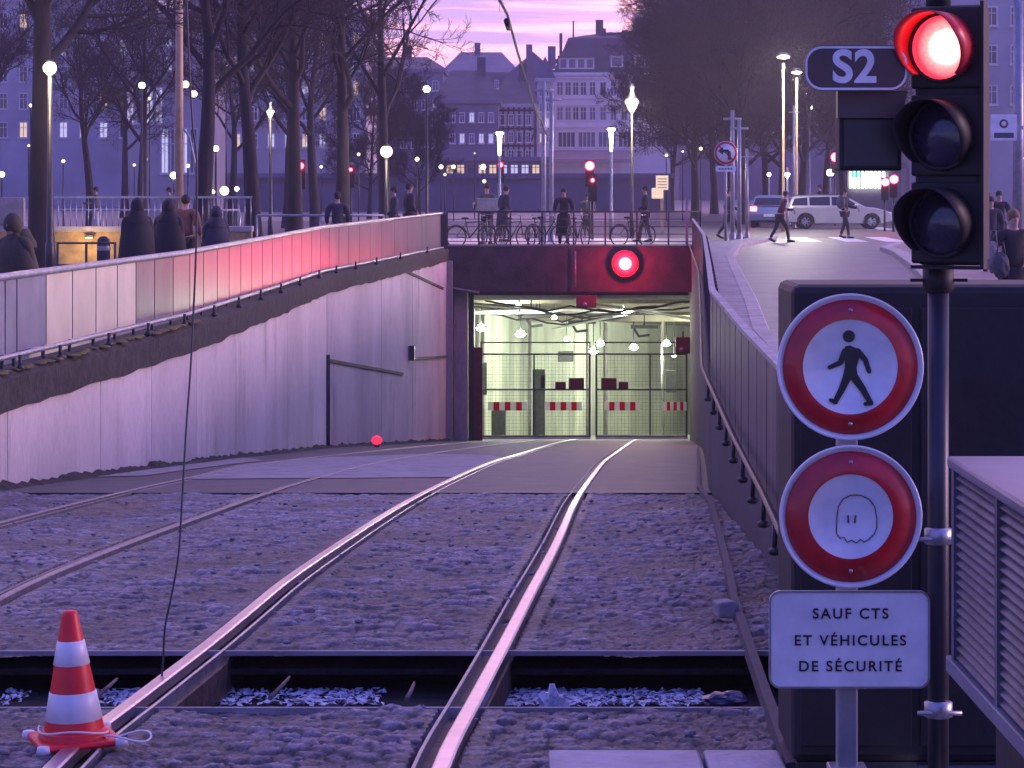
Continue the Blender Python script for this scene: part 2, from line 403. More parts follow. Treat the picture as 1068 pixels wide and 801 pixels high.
def cobble_mat():
    m = bpy.data.materials.new('cobble'); m.use_nodes = True; nt = m.node_tree; N = nt.nodes; L = nt.links; b = N['Principled BSDF']
    tc = N.new('ShaderNodeTexCoord')
    def noise(s, d=6, r=.65, st=(1,1,1)):
        mp = N.new('ShaderNodeMapping'); mp.inputs['Scale'].default_value = st; L.new(tc.outputs['Object'], mp.inputs[0])
        n = N.new('ShaderNodeTexNoise'); n.inputs['Scale'].default_value = s; n.inputs['Detail'].default_value = d; n.inputs['Roughness'].default_value = r
        L.new(mp.outputs[0], n.inputs['Vector']); return n.outputs['Fac']
    def ramp(src, els):
        r = N.new('ShaderNodeValToRGB')
        while len(r.color_ramp.elements) < len(els): r.color_ramp.elements.new(.5)
        for e, (p, c) in zip(r.color_ramp.elements, els): e.position = p; e.color = (*c, 1)
        L.new(src, r.inputs[0]); return r.outputs[0]
    a = ramp(noise(15, 8, .8, (1,1.6,1)), [(.36,(.04,.042,.055)),(.5,(.125,.13,.165)),(.6,(.2,.205,.25)),(.69,(.56,.57,.64))])  # brightest flakes are glancing highlights put into the stone colour
    big = ramp(noise(.55, 4), [(.35,(.72,.7,.72)),(.65,(1.2,1.17,1.15))])
    mx = N.new('ShaderNodeMix'); mx.data_type = 'RGBA'; mx.blend_type = 'MULTIPLY'; mx.inputs[0].default_value = 1
    L.new(a, mx.inputs[6]); L.new(big, mx.inputs[7])
    atn = N.new('ShaderNodeAttribute'); atn.attribute_name = 'stone'
    sr = ramp(atn.outputs['Fac'], [(.05,(.3,.28,.3)),(.35,(.95,.93,.95)),(.85,(2.0,1.9,1.95))])  # tops lightened in the colour as highlights; joints dark, stones varied
    mz = N.new('ShaderNodeMix'); mz.data_type = 'RGBA'; mz.blend_type = 'MULTIPLY'; mz.inputs[0].default_value = 1; L.new(mx.outputs[2], mz.inputs[6]); L.new(sr, mz.inputs[7]); mx = mz
    # moss/dead leaves patch beside the left track
    sp = N.new('ShaderNodeVectorMath'); sp.operation = 'DISTANCE'
    ms = N.new('ShaderNodeMapping'); ms.inputs['Scale'].default_value = (1,.28,0); L.new(tc.outputs['Object'], ms.inputs[0])
    L.new(ms.outputs[0], sp.inputs[0]); sp.inputs[1].default_value = (-3.55, 26.0*.28, 0)
    ad = N.new('ShaderNodeMath'); ad.operation = 'ADD'; L.new(sp.outputs['Value'], ad.inputs[0]); L.new(noise(2.5, 6, .8), ad.inputs[1])
    f = ramp(ad.outputs[0], [(.75,(1,1,1)),(1.35,(0,0,0))])
    f2 = N.new('ShaderNodeMath'); f2.operation = 'MULTIPLY'; L.new(f, f2.inputs[0]); f2.inputs[1].default_value = .75
    m2 = N.new('ShaderNodeMix'); m2.data_type = 'RGBA'; L.new(f2.outputs[0], m2.inputs[0]); L.new(mx.outputs[2], m2.inputs[6]); m2.inputs[7].default_value = (.16,.105,.05,1)
    L.new(m2.outputs[2], b.inputs['Base Color'])
    b.inputs['Roughness'].default_value = .5
    bp = N.new('ShaderNodeBump'); bp.inputs['Strength'].default_value = .9; bp.inputs['Distance'].default_value = .02
    L.new(noise(30, 8, .8, (1,1.5,1)), bp.inputs['Height']); L.new(bp.outputs[0], b.inputs['Normal'])
    MATS['cobble'] = m
cobble_mat()
cobble_patch('cobble_paving', 9.0, 11.77)
cobble_patch('cobble_paving', 13.63, 29.2)

# trench across the tracks
def trench():
    b = MB(); z0 = -.385
    b.cur = 0
    b.add([(-6,11.0,z0),(1.5,11.0,z0),(1.5,15.2,z0),(-6,15.2,z0)], [(0,1,2,3)])  # void runs back under the slabs, shaped so the opening looks dark
    b.add([(-6,15.2,z0),(1.5,15.2,z0),(1.5,15.2,-.27),(-6,15.2,-.27)], [(0,1,2,3)])
    b.add([(-6,11.0,z0),(1.5,11.0,z0),(1.5,11.0,-.13),(-6,11.0,-.13)], [(0,3,2,1)])
    b.cur = 1
    b.box(-6, 1.42, 13.605, 13.635, -.19, -.168)      # slab edge far
    b.box(-6, 1.40, 11.765, 11.79, -.17, -.1)      # slab edge near
    tag(b.build('trench', [M['shaded_earth'], M['concrete_pale']]), kind='structure')
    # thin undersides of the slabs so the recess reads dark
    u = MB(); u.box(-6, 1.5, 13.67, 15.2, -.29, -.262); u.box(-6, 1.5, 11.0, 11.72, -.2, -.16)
    tag(u.build('slab_underside', M['shaded_earth']), kind='structure')
trench()

def rail(tab, side, label, y_end, dull=False):
    """running rail with a slim check rail on the inner side"""
    root = empty('tram_rail', (0,0,0), label, 'rail', 'tram rails on the ramp')
    y0 = tab[0][0]; ys = list(np.arange(y0, y_end, .4))+[y_end]
    xs = smooth_curve(tab, ys)
    def sweep(off, w, zt, zb, m, name):
        b = MB(); vs = []
        for x, y in zip(xs, ys):
            z = rz(y); c = x+off*side
            vs += [(c-w/2,y,z+zb),(c+w/2,y,z+zb),(c+w/2,y,z+zt-.006),(c+w/2-.008,y,z+zt),(c-w/2+.008,y,z+zt),(c-w/2,y,z+zt-.006)]
        n = 6; k = len(ys)
        fs = [(i*n+j, i*n+(j+1)%n, (i+1)*n+(j+1)%n, (i+1)*n+j) for i in range(k-1) for j in range(n)]
        fs += [tuple(range(n)), tuple((k-1)*n+j for j in range(n))]
        b.add(vs, fs); return b.build(name, m, root)
    sweep(0, .05 if dull else .066, .018, -.03, M['rail_dull'] if dull else M['rail_steel'], 'rail_head')
    if dull: sweep(.075, .012, .006, -.1, M['rail_dull'], 'check_rail'); return root
    sweep(0, .02, -.03, -.17, M['rail_web'], 'rail_web')
    sweep(.102, .014, .012, -.13, M['galv'], 'check_rail')
    sweep(.045, .17, -.045 , -.19, M['rail_web'], 'rail_foot')
    return root
rail(R1L, 1, 'polished left rail of the right hand track, passing behind the cone', 96)
rail(R1R, -1, 'brightest polished rail in the middle, curving up to the gate', 96)
rail(R2L, 1, 'outer rail of the left track, nearest to the concrete wall', 89.5, True)
rail(R2R, -1, 'inner rail of the left track, between wall track and bright track', 89.5, True)

# ------------------------------------------------------------------ left retaining wall
def find_y(px, tab):
    lo, hi = 15, 89
    for _ in range(50):
        m_ = (lo+hi)/2
        if CX+F*interp(tab, m_)/m_ < px: lo = m_
        else: hi = m_
    return (lo+hi)/2
def left_wall():
    root = empty('retaining_wall', (0,0,0), 'long streaked pale concrete ramp wall on the left', 'wall')
    joints = [8, 14, 20, 25, find_y(8, LW), find_y(105, LW), find_y(158, LW), find_y(205,LW), find_y(300, LW), find_y(341, LW), find_y(398, LW), find_y(430, LW), 88.0]
    for a, c in zip(joints, joints[1:]):
        b = MB(); n = max(1, int((c-a)/1.5)); g = .012 if a < 50 else .03
        ys = [a+g+(c-a-2*g)*i/n for i in range(n+1)]
        vs = []
        for y in ys:
            x = interp(LW, y); z0 = rz(y)-.3
            vs += [(x,y,z0),(x,y,-.32),(x-.35,y,-.32),(x-.35,y,z0)]
        fs = [(i*4+j, i*4+(j+1)%4, (i+1)*4+(j+1)%4, (i+1)*4+j) for i in range(n) for j in range(4)]
        fs += [(0,1,2,3), tuple(n*4+j for j in (3,2,1,0))]
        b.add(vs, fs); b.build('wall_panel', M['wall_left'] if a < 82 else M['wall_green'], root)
    b = MB(); ys = list(np.arange(8, 88, 2))+[88]; vs = []
    for y in ys:
        x = interp(LW, y)-.1; vs += [(x,y,rz(y)-.3),(x,y,-.33),(x-.3,y,-.33),(x-.3,y,rz(y)-.3)]
    n = len(ys)-1
    b.add(vs, [(i*4+j, i*4+(j+1)%4, (i+1)*4+(j+1)%4, (i+1)*4+j) for i in range(n) for j in range(4)])
    b.build('joint_backing', M['ledge'], root)
    # dirt kerb at the foot: ragged low ridge
    b = MB(); rnd = random.Random(3); vs = []; ys = list(np.arange(14, 88, .14))
    for y in ys:
        x = interp(LW, y); h = .03+.05*rnd.random()**2+.05*math.sin(y*.7)**2*math.sin(y*1.9+1)**2; w = .12+.05*rnd.random()
        vs += [(x-.01,y,rz(y)+h),(x+w*.5,y,rz(y)+h*.7),(x+w,y,rz(y)-.01)]
    b.add(vs, [(i*3+j, i*3+j+1, (i+1)*3+j+1, (i+1)*3+j) for i in range(len(ys)-1) for j in range(2)])
    b.build('dirt_ridge', M['ledge'], root)
    # small junction box, pipe and ledge line
    yb = find_y(428, LW)-.2; p = PT(428, 368, yb)
    b = MB(); b.box(p.x-.16, p.x+.12, yb-.25, yb+.1, p.z-.2, p.z+.2); b.build('junction_box', M['dark_metal'], root, .02)
    b = MB()
    for px0, py0, px1, py1 in ((343,376,420,390),(432,374,466,372),(415,279,462,301)):
        a = PT(px0, py0, find_y(px0, LW)-.12); c = PT(px1, py1, min(find_y(px1, LW), 88)-.12); b.bar(a, c, .05, .07)
    a = find_y(341, LW)-.1; b.tube([PT(342,370,a), PT(342,468,a)], .05, 6)
    b.build('conduit', M['lintel'], root)
    return root
left_wall()
def left_parapet():
    root = empty('parapet', (0,0,0), 'metal panel parapet topping the left concrete ramp wall', 'parapet')
    # ledge (dark rough coping)
    b = MB(); ys = list(np.arange(8, 88.3, .5)); vs = []; rnd = random.Random(1)
    for y in ys:
        x = interp(LW, y); j = (rnd.random()-.5)*.05
        vs += [(x+.06,y,-.36+j),(x+.07,y,-.02+j*.5),(x-.05,y,.05),(x-.32,y,.05),(x-.32,y,-.36)]
    n = len(ys)-1
    b.add(vs, [(i*5+j, i*5+(j+1)%5, (i+1)*5+(j+1)%5, (i+1)*5+j) for i in range(n) for j in range(5)])
    b.build('ledge', M['ledge'], root)
    b = MB(); rnd = random.Random(8)
    for y in np.arange(20, 42, .35):
        x = interp(LW, y)-.02+rnd.uniform(-.06,.06); r = rnd.uniform(.1,.22)
        b.ell((x,y,.045), r*.5, r*1.2, .012+.012*rnd.random(), 9, 4)
    o = b.build('moss', M['moss'], root); 
    # panels
    xo = -.14
    edges = [8, 13, 18]+[find_y(p, LW) for p in (0,19,31,61,88,112,134,153,172,191,208,222,236,248,260,271,282,292,302,312,322,332,341,350,360,370,381,392,404,417,430,445)]+[87.6]
    nposts = 0
    zt = lambda y: 1.04+.06*max(0,(y-40)/50); zb = lambda y: .21-.13*max(0, min(1,(y-30)/58))
    for k, (a, c) in enumerate(zip(edges, edges[1:])):
        g = .012+.0008*a
        b = MB()
        x0, x1 = interp(LW, a)+xo, interp(LW, c)+xo
        b.add([(x0,a+g,zb(a)),(x1,c-g,zb(c)),(x1,c-g,zt(c)-.03),(x0,a+g,zt(a)-.03),(x0-.03,a+g,zb(a)),(x1-.03,c-g,zb(c)),(x1-.03,c-g,zt(c)-.03),(x0-.03,a+g,zt(a)-.03)],
              [(0,1,2,3),(4,7,6,5),(0,4,5,1),(3,2,6,7),(0,3,7,4),(1,5,6,2)])
        pxm = CX+F*x0/a
        mm = M['panel_slate'] if pxm < 18 else (M['panel_cream'] if pxm < 125 else M['panel_metal'])
        b.build('panel', mm, root)
        b = MB(); b.box(x0-.05, x0-.02, a-.04, a+.04, -.02, zt(a)-.02); b.build('post', M['dark_metal'], root)
        if k % 2 == 0: b = MB(); b.tube([(x0+.16,a,.03),(x0+.16,a,.2)], .022, 6); b.ell((x0+.16,a,.06),.05,.05,.04,8,4); b.build('anchor', M['dark_metal'], root)
    b = MB(); ys = list(np.arange(8, 87.6, 1.))+[87.6]
    b.tube([(interp(LW,y)+xo+.02, y, zt(y)) for y in ys], .042, 8); b.build('top_rail', M['galv'], root)
    b = MB(); b.tube([(interp(LW,y)+xo+.07, y, zb(y)-.02) for y in ys], .03, 8); b.build('lower_rail', M['galv'], root)
    b = MB(); b.box(-2.2, -1.98, 87.6, 87.7, 0, 1.1); b.build('end_post', M['dark_metal'], root)
left_parapet()

# ------------------------------------------------------------------ right wall and parapet
def right_side():
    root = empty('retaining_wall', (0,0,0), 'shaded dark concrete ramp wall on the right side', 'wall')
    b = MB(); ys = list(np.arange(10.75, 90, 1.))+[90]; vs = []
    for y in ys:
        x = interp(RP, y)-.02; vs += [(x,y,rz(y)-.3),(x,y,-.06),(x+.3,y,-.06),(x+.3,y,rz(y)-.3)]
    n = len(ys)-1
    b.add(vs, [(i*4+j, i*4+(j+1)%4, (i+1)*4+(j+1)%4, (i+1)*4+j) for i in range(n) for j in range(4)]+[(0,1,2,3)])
    b.build('wall', M['wall_right_shade'], root)
    # low kerb line at its foot
    b = MB(); vs = []; ys = list(np.arange(10.2, 60, .6))
    for y in ys:
        x = interp(RB, y) if y < 32 else interp(RP, y)-.12
        x = min(x, interp(RP, y)-.12); z = rz(y); vs += [(x-.025,y,z-.02),(x-.02,y,z+.035),(x+.02,y,z+.04),(x+.03,y,z-.02)]
    b.add(vs, [(i*4+j, i*4+(j+1)%4, (i+1)*4+(j+1)%4, (i+1)*4+j) for i in range(len(ys)-1) for j in range(4)]+[(0,1,2,3)])
    tag(b.build('edging_kerb', M['wall_right_shade']), 'low worn kerb along the foot of the right ramp wall', 'kerb')
    root = empty('parapet', (0,0,0), 'dark brown panelled parapet along the right side of the ramp', 'parapet')
    ed = [10.9]; 
    while ed[-1] < 88: ed.append(ed[-1]*1.0+1.15)
    for a, c in zip(ed, ed[1:]):
        b = MB(); g = .012+.0006*a; x0, x1 = interp(RP, a), interp(RP, c)
        b.add([(x0,a+g,.0),(x1,c-g,.0),(x1,c-g,.9),(x0,a+g,.9),(x0+.04,a+g,.0),(x1+.04,c-g,.0),(x1+.04,c-g,.9),(x0+.04,a+g,.9)],
              [(0,1,2,3),(4,7,6,5),(0,4,5,1),(3,2,6,7),(0,3,7,4),(1,5,6,2)])
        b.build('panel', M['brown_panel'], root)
        b = MB(); b.box(x0+.045, x0+.09, a-.03, a+.03, -.05, .89); b.build('post', M['dark_metal'], root)
    ys = list(np.arange(10.9, 88, 1.))+[88.5]; b = MB()
    vs = []
    for y in ys:
        x = interp(RP, y); vs += [(x-.015,y,.9),(x-.015,y,.93),(x+.05,y,.935),(x+.05,y,.9)]
    b.add(vs, [(i*4+j, i*4+(j+1)%4, (i+1)*4+(j+1)%4, (i+1)*4+j) for i in range(len(ys)-1) for j in range(4)]+[(0,1,2,3)])
    b.build('coping', M['kerb'], root)
    b = MB(); b.tube([(interp(RP,y)-.09, y, .12) for y in ys], .02, 6); b.build('lower_rail', M['dark_metal'], root)
    for i, y in enumerate([12.4,13.6,14.9,16.2,17.5,18.8,20.1,21.5,22.9,24.4,26,27.6]):
        x = interp(RP, y)-.1; b = MB(); b.tube([(x,y,-.05),(x,y,.12)], .016, 6); b.ell((x,y,-.03),.04,.04,.025,8,5); b.build('short_post', M['dark_metal'], root)
right_side()

# ------------------------------------------------------------------ portal + tunnel
def portal():
    root = empty('tunnel_portal', (1.8,90,0), 'dark lintel and concrete jambs of the tram tunnel mouth', 'tunnel portal')
    b = MB(); b.box(-4.0, 4.2, -1.7, .6, -1.34, .1); o = b.build('lintel', M['lintel'], root, .03)
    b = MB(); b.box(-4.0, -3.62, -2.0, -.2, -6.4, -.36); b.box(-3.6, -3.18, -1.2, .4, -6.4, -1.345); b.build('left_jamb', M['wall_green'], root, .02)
    b = MB(); b.box(3.8, 4.4, -.8, .6, -6.4, -1.345); b.build('right_jamb', M['lintel'], root, .02)
    b = MB(); b.box(-3.16, -2.98, -.5, -.1, -6.3, -1.35); b.box(-3.16, 3.7, -.35, -.25, -1.47, -1.35); b.build('door_guide', M['dark_metal'], root)
    b = MB(); b.box(-3.0, -2.72, -.5, -.2, -6.2, -3.1); b.build('door_box', M['boxred'], root)
    # pipes on lintel
    b = MB(); b.tube([PT(470,300,88.1)-root.location, PT(500,305,88.1)-root.location], .03, 6)
    b.tube([PT(600,262,88.2)-root.location, PT(600,300,88.2)-root.location], .03, 6)
    b.build('conduit', M['pole_grey'], root)
portal()
def tunnel():
    root = empty('tunnel', (0,0,0), 'greenish lit concrete tunnel interior behind the gate', 'tunnel')
    lw = [(-1.9,90.6),(-1.75,98),(-1.2,106),(.6,116),(4,126),(9,133),(16,138)]
    rw = [(6.3,90.6),(8.4,100),(12,110),(17,118),(24,122)]
    b = MB()
    for pts, inv in ((lw,0),(rw,1)):
        for (x0,y0),(x1,y1) in zip(pts, pts[1:]):
            b.add([(x0,y0,rz(y0)-.3),(x1,y1,rz(y1)-.3),(x1,y1,rz(y1)+5.6),(x0,y0,rz(y0)+5.6)], [(0,1,2,3)])
    x0, y0 = lw[-1]; x1, y1 = rw[-1]
    b.add([(x0,y0,rz(y0)-.3),(x1,y1,rz(y1)-.3),(x1,y1,rz(y1)+6.6),(x0,y0,rz(y0)+6.6)], [(0,1,2,3)])
    b.build('side_wall', M['tunnel_wall'], root)
    b = MB()
    ys = [90.6,98,106,116,126,138]
    for a, c in zip(ys, ys[1:]): b.add([(-3,a,rz(a)+4.95),(26,a,rz(a)+4.95),(26,c,rz(c)+4.95),(-3,c,rz(c)+4.95)], [(0,1,2,3)])
    for a in (93, 96.5, 101, 107, 114):
        b.box(-2, 14, a, a+.35, rz(a)+4.55, rz(a)+5.1)
    b.build('ceiling', M['tunnel_ceil'], root)
    b = MB(); b.tube([(-1.9,92.2,-1.62),(7,92.2,-1.56)], .13, 10); b.tube([(-1.9,97,-2.35),(9,99,-2.3)], .08, 8); b.tube([(2.5,94,-1.9),(9,105,-3.3)], .05, 6); b.tube([(5.6,94,-1.9),(1.5,105,-3.3)], .04, 6)
    b.build('pipe', M['white_paint'], root)
    rnd = random.Random(5)
    b = MB()
    for k in range(6):
        y = 93+k*2.2; x0 = -1.5+rnd.random(); x1 = 4.5+2*rnd.random(); z = rz(y)+4.5
        b.tube([(x0+(x1-x0)*t/10, y, z-.35*math.sin(math.pi*t/10)*rnd.uniform(.5,1.2)) for t in range(11)], .035, 5)
        b.tube([(x0+1.5,y,z+.5),(x0+1.5,y,z-.3)], .03, 5)
    b.build('cable', M['dark_metal'], root)
    for k, (px, py, Y) in enumerate([(607,336,104),(560,330,99),(672,341,105)]):
        p = PT(px, py, Y); b = MB(); b.box(p.x-.5,p.x+.5,Y,Y+.3,p.z-.06,p.z+.06); b.tube([(p.x,Y+.1,p.z),(p.x,Y+.1,p.z+1.2)], .03, 5); b.tube([(p.x-.4,Y+.1,p.z),(p.x-.2,Y+.1,p.z-.35),(p.x+.2,Y+.1,p.z-.3)], .05, 6); b.build('cable_bracket', M['gate_metal'], root)
    b = MB()
    for x, y in [(-1.7,94),(-1.25,103)]+[(x+.12,y-.1) for x,y in lw[1:5]]+[(6.4,122),(10.5,124),(3.2,122)]:
        b = MB(); b.tube([(x,y,rz(y)),(x,y,rz(y)+4.9)], .07, 6); b.build('riser_pipe', M['concrete_pale'], root)
    tag(strip('tunnel_floor', 90.0, 139, lambda y: -3, lambda y: 26, rz, M['tunnel_floor']), kind='structure')
    b = MB()
    for px, py, Y, w_, h_ in ((504,395,98.5,.25,1.1),(520,441,100,.5,.9),(562,423,104,.45,2.6),(566,398,104,.2,.5),(700,398,118,.4,.9),(590,372,112,.6,.4)):
        p = PT(px, py, Y); b = MB(); b.box(p.x-w_/2,p.x+w_/2,Y,Y+.3,p.z-h_/2,p.z+h_/2); b.build('equipment_box', M['gate_metal'], root, .02)
    bulbs = [(502,342,100),(543,348,104),(591,354,110),(619,366,116),(626,358,118),(661,362,118),(695,358,119),(703,371,122),(540,318,95),(578,331,99),(650,322,97)]
    names = ['brightest lamp at the far left of the tunnel','second lamp from the left in the tunnel','small dim lamp above the middle of the gate','lower of the two lamps above the gate middle','upper of the two lamps above the gate middle',
             'lamp right of the gate middle','lamp above the right gate leaf','lowest lamp near the right edge of the tunnel','tiny lamp by the ceiling cables at left','tiny lamp by the cable bracket in the tunnel','tiny lamp under the white duct right of centre']
    for k, ((px, py, Y), nm) in enumerate(zip(bulbs, names)):
        p = PT(px, py, Y); big = k in (0,1,3,4,5,6)
        t = empty('tunnel_lamp', p, nm, 'lamp', 'lamps inside the tunnel')
        h = rz(Y)+4.95-p.z; r = .2 if big else .11
        b = MB(); b.lathe([(.01,r*.55),(r*.5,r*.5),(r*1.1,r*.2),(r*1.15,r*.12)], 12); b.tube([(0,0,r*.4),(0,0,max(h,.2))], .02, 5); b.build('shade', M['gate_metal'], t)
        b = MB(); b.ell((0,0,0), r*.9, r*.9, r*.62); b.build('bulb', E_TUN, t)
    for k, (x, y, z, e) in enumerate([(0,96,-2.6,260),(4,98,-2.6,260),(2.5,108,-3.8,420),(8,112,-4.2,420),(6,122,-5.2,420)]):
        l = bpy.data.lights.new('tunnel_light', 'POINT'); l.energy = e*1.45; l.color = (.93,1,.84); l.shadow_soft_size = .25
        o = bpy.data.objects.new('tunnel_light', l); col.objects.link(o); o.location = (x,y,z)
tunnel()
def trans(name, c):
    if name in MATS: return MATS[name]
    m = bpy.data.materials.new(name); m.use_nodes = True; nt = m.node_tree; N = nt.nodes; L = nt.links
    d = N.new('ShaderNodeBsdfDiffuse'); t = N.new('ShaderNodeBsdfTranslucent'); x = N.new('ShaderNodeMixShader'); x.inputs[0].default_value = .65
    d.inputs[0].default_value = (*c,1); t.inputs[0].default_value = (*c,1); L.new(d.outputs[0], x.inputs[1]); L.new(t.outputs[0], x.inputs[2]); L.new(x.outputs[0], N['Material Output'].inputs[0]); MATS[name] = m; return m
def gate():
    Y = 90.2; s = F/Y
    X = lambda px: PX(px, Y); Z = lambda py: PZ(py, Y)
    leafs = [((501,616),(557,),[(509,550),(568,607)],[(579,590,398),(593,609,394)],'left leaf of the tall mesh gate closing the tunnel mouth'),
             ((621,717),(678,),[(630,668),(692,716)],[(627,643,394),(645,655,398)],'right leaf of the tall mesh gate closing the tunnel mouth')]
    for (a, c), mul, strips, boxes, lab in leafs:
        root = empty('gate', (X(a),Y,Z(457)), lab, 'gate', 'mesh gate leaves in the tunnel mouth')
        ox, oz = X(a), Z(457)
        def bx(b, x0, x1, y0, y1, t0=-.04, t1=.04): b.box(X(x0)-ox, X(x1)-ox, t0, t1, Z(y1)-oz, Z(y0)-oz)
        b = MB()
        bx(b, a, a+2, 369, 457, -.05, .05); bx(b, c-2, c, 369, 457, -.05, .05)
        for y in (368.5, 405.5, 454): bx(b, a+2, c-2, y, y+1.7)
        bx(b, a, c, 356.5, 357.8, -.03, .03)
        for x in (a, c-1.4): bx(b, x, x+1.2, 357.8, 368.5, -.03,.03)
        for m_ in mul: bx(b, m_-.8, m_+.8, 370.2, 454, -.03, .03)
        b.build('gate_frame', M['gate_metal'], root)
        b = MB(); x = X(a)+.15
        while x < X(c)-.1: b.box(x-ox-.0025, x-ox+.0025, -.0025, .0025, Z(454)-oz, Z(370)-oz); x += .11
        z = Z(454)+.15
        while z < Z(370): b.box(X(a)-ox+.05, X(c)-ox-.05, -.008, -.003, z-oz-.0025, z-oz+.0025); z += .11
        b.build('wire_mesh', M['gate_metal'], root)
        b = MB(); bx(b, a, c, 455.8, 457.8, -.07, -.052); b.build('bottom_plate', M['white_paint'], root)
        for x0, x1 in strips:
            n = 7; w = (x1-x0)/n; b = MB(); 
            for k in range(n):
                b.cur = k % 2; bx(b, x0+k*w, x0+(k+1)*w, 419, 428, -.075, -.055)
            b.build('hazard_board', [trans('board_white', (.85,.85,.82)), trans('board_red', (.7,.03,.04))], root)
        for x0, x1, y0 in boxes:
            b = MB(); bx(b, x0, x1, y0, 405.4, -.22, -.05); b.build('lock_box', M['boxred'], root, .02)
    for px0, px1, py0, py1, lab in ((601,622,308,321,'small dark red box hanging under the lintel above the gate'),(705,720,352,369,'dark red box hanging at the right jamb of the tunnel')):
        p = PT((px0+px1)/2, (py0+py1)/2, 88.2); w = (px1-px0)/34; h = (py1-py0)/34
        t = empty('signal_box', p, lab, 'signal box'); b = MB(); b.box(-w/2,w/2,0,.3,-h/2,h/2); b.build('housing', M['boxred'], t, .02)
        b = MB(); b.tube([(0,.15,h/2-.02),(0,.15,h/2+.18)], .03, 6); b.build('bracket', M['dark_metal'], t)
        b = MB(); b.lathe([(.0,.0),(.07,.0),(.07,.1),(.0,.1)], 12, (-.05,-.01,-h/4), Matrix.Rotation(R(90),3,'X')); b.build('lens', M['pole_grey'], t)
gate()
# red tram signal on the lintel
def hot_lens(name, c, r0, r1, r2, hot, e):
    m = bpy.data.materials.new(name); m.use_nodes = True; nt = m.node_tree; N = nt.nodes; L = nt.links; b = N['Principled BSDF']
    b.inputs['Base Color'].default_value = (.5,.02,.03,1); tcn = N.new('ShaderNodeTexCoord')
    ds = N.new('ShaderNodeVectorMath'); ds.operation = 'DISTANCE'; L.new(tcn.outputs['Object'], ds.inputs[0]); ds.inputs[1].default_value = c
    r = N.new('ShaderNodeValToRGB'); r.color_ramp.elements[0].position = r0; r.color_ramp.elements[0].color = (*hot,1); r.color_ramp.elements[1].position = r2; r.color_ramp.elements[1].color = (.035,.0005,.002,1)
    q_ = r.color_ramp.elements.new(r1); q_.color = (.3,.006,.02,1)
    L.new(ds.outputs['Value'], r.inputs[0]); L.new(r.outputs[0], b.inputs['Emission Color']); b.inputs['Emission Strength'].default_value = e; return m
def lintel_signal():
    p = PT(652, 275, 88.0)
    t = empty('tram_signal', p, 'glowing red signal fixed to the lintel above the gate', 'traffic light')
    b = MB(); b.lathe([(0,.0),(.42,.0),(.43,-.02),(.43,-.05),(0,-.05)], 32, (0,.0,0), Matrix.Rotation(R(90),3,'X')); b.build('glow_board', M['board_glow'], t)  # added red disc that carries the halo of the signal
    b = MB(); b.box(-.2,.2,.06,.26,-.3,.3); b.build('housing', M['signal_black'], t, .03)
    b = MB(); rm = Matrix.Rotation(R(90),3,'X'); b.lathe([(.40,-.02),(.405,.012),(.395,.012),(.385,-.02)], 24, (0,-.02,0), rm); 
    b.build('visor', M['visor_glow'], t)
    b = MB(); b.lathe([(.0,.05),(.12,.045),(.25,.03),(.36,.01),(.38,-.01)], 32, (0,-.02,0), rm); b.build('lens', hot_lens('lens_red_halo', (0,-.06,0), .10, .20, .36, (1,.5,.42), 9), t)  # outsize lens; its outer red emission stands in for the lamp's halo
    b = MB(); b.box(-.05,.05,.2,.35,-.1,.1); b.build('bracket', M['dark_metal'], t)
    l = bpy.data.lights.new('signal_spill', 'POINT'); l.energy = 170; l.color = (1,.02,.07); l.shadow_soft_size = .1
    o = bpy.data.objects.new('signal_spill', l); col.objects.link(o); o.location = p+Vector((0,-.65,0))
    l = bpy.data.lights.new('signal_beam', 'SPOT'); l.energy = 520; l.color = (1,.0,.09); l.spot_size = R(10); l.spot_blend = 1; l.shadow_soft_size = .1
    o = bpy.data.objects.new('signal_beam', l); col.objects.link(o); o.location = p+Vector((0,-.6,0))
    tgt = Vector((-4.2, 56, .5)); o.rotation_euler = (tgt-o.location).to_track_quat('-Z','Y').to_euler()
lintel_signal()
def deck_railing():
    root = empty('railing', (0,88.7,.1), 'dark metal railing on top of the tunnel portal', 'railing')
    b = MB()
    for k in range(5): b.tube([(-2.0,0,.12+k*.23),(5.8,0,.12+k*.23)], .012 if k < 4 else .03, 6)
    b.build('rails', M['dark_metal'], root)
    for k in range(9):
        x = -2+k*7.8/8; b = MB(); b.box(x-.025,x+.025,-.02,.02,0,1.06); b.build('post', M['dark_metal'], root)
    x = 5.35; b = MB(); b.box(x,x+.08,-.06,.06,0,1.5); b.build('gate_post', M['pole_grey'], root)
deck_railing()

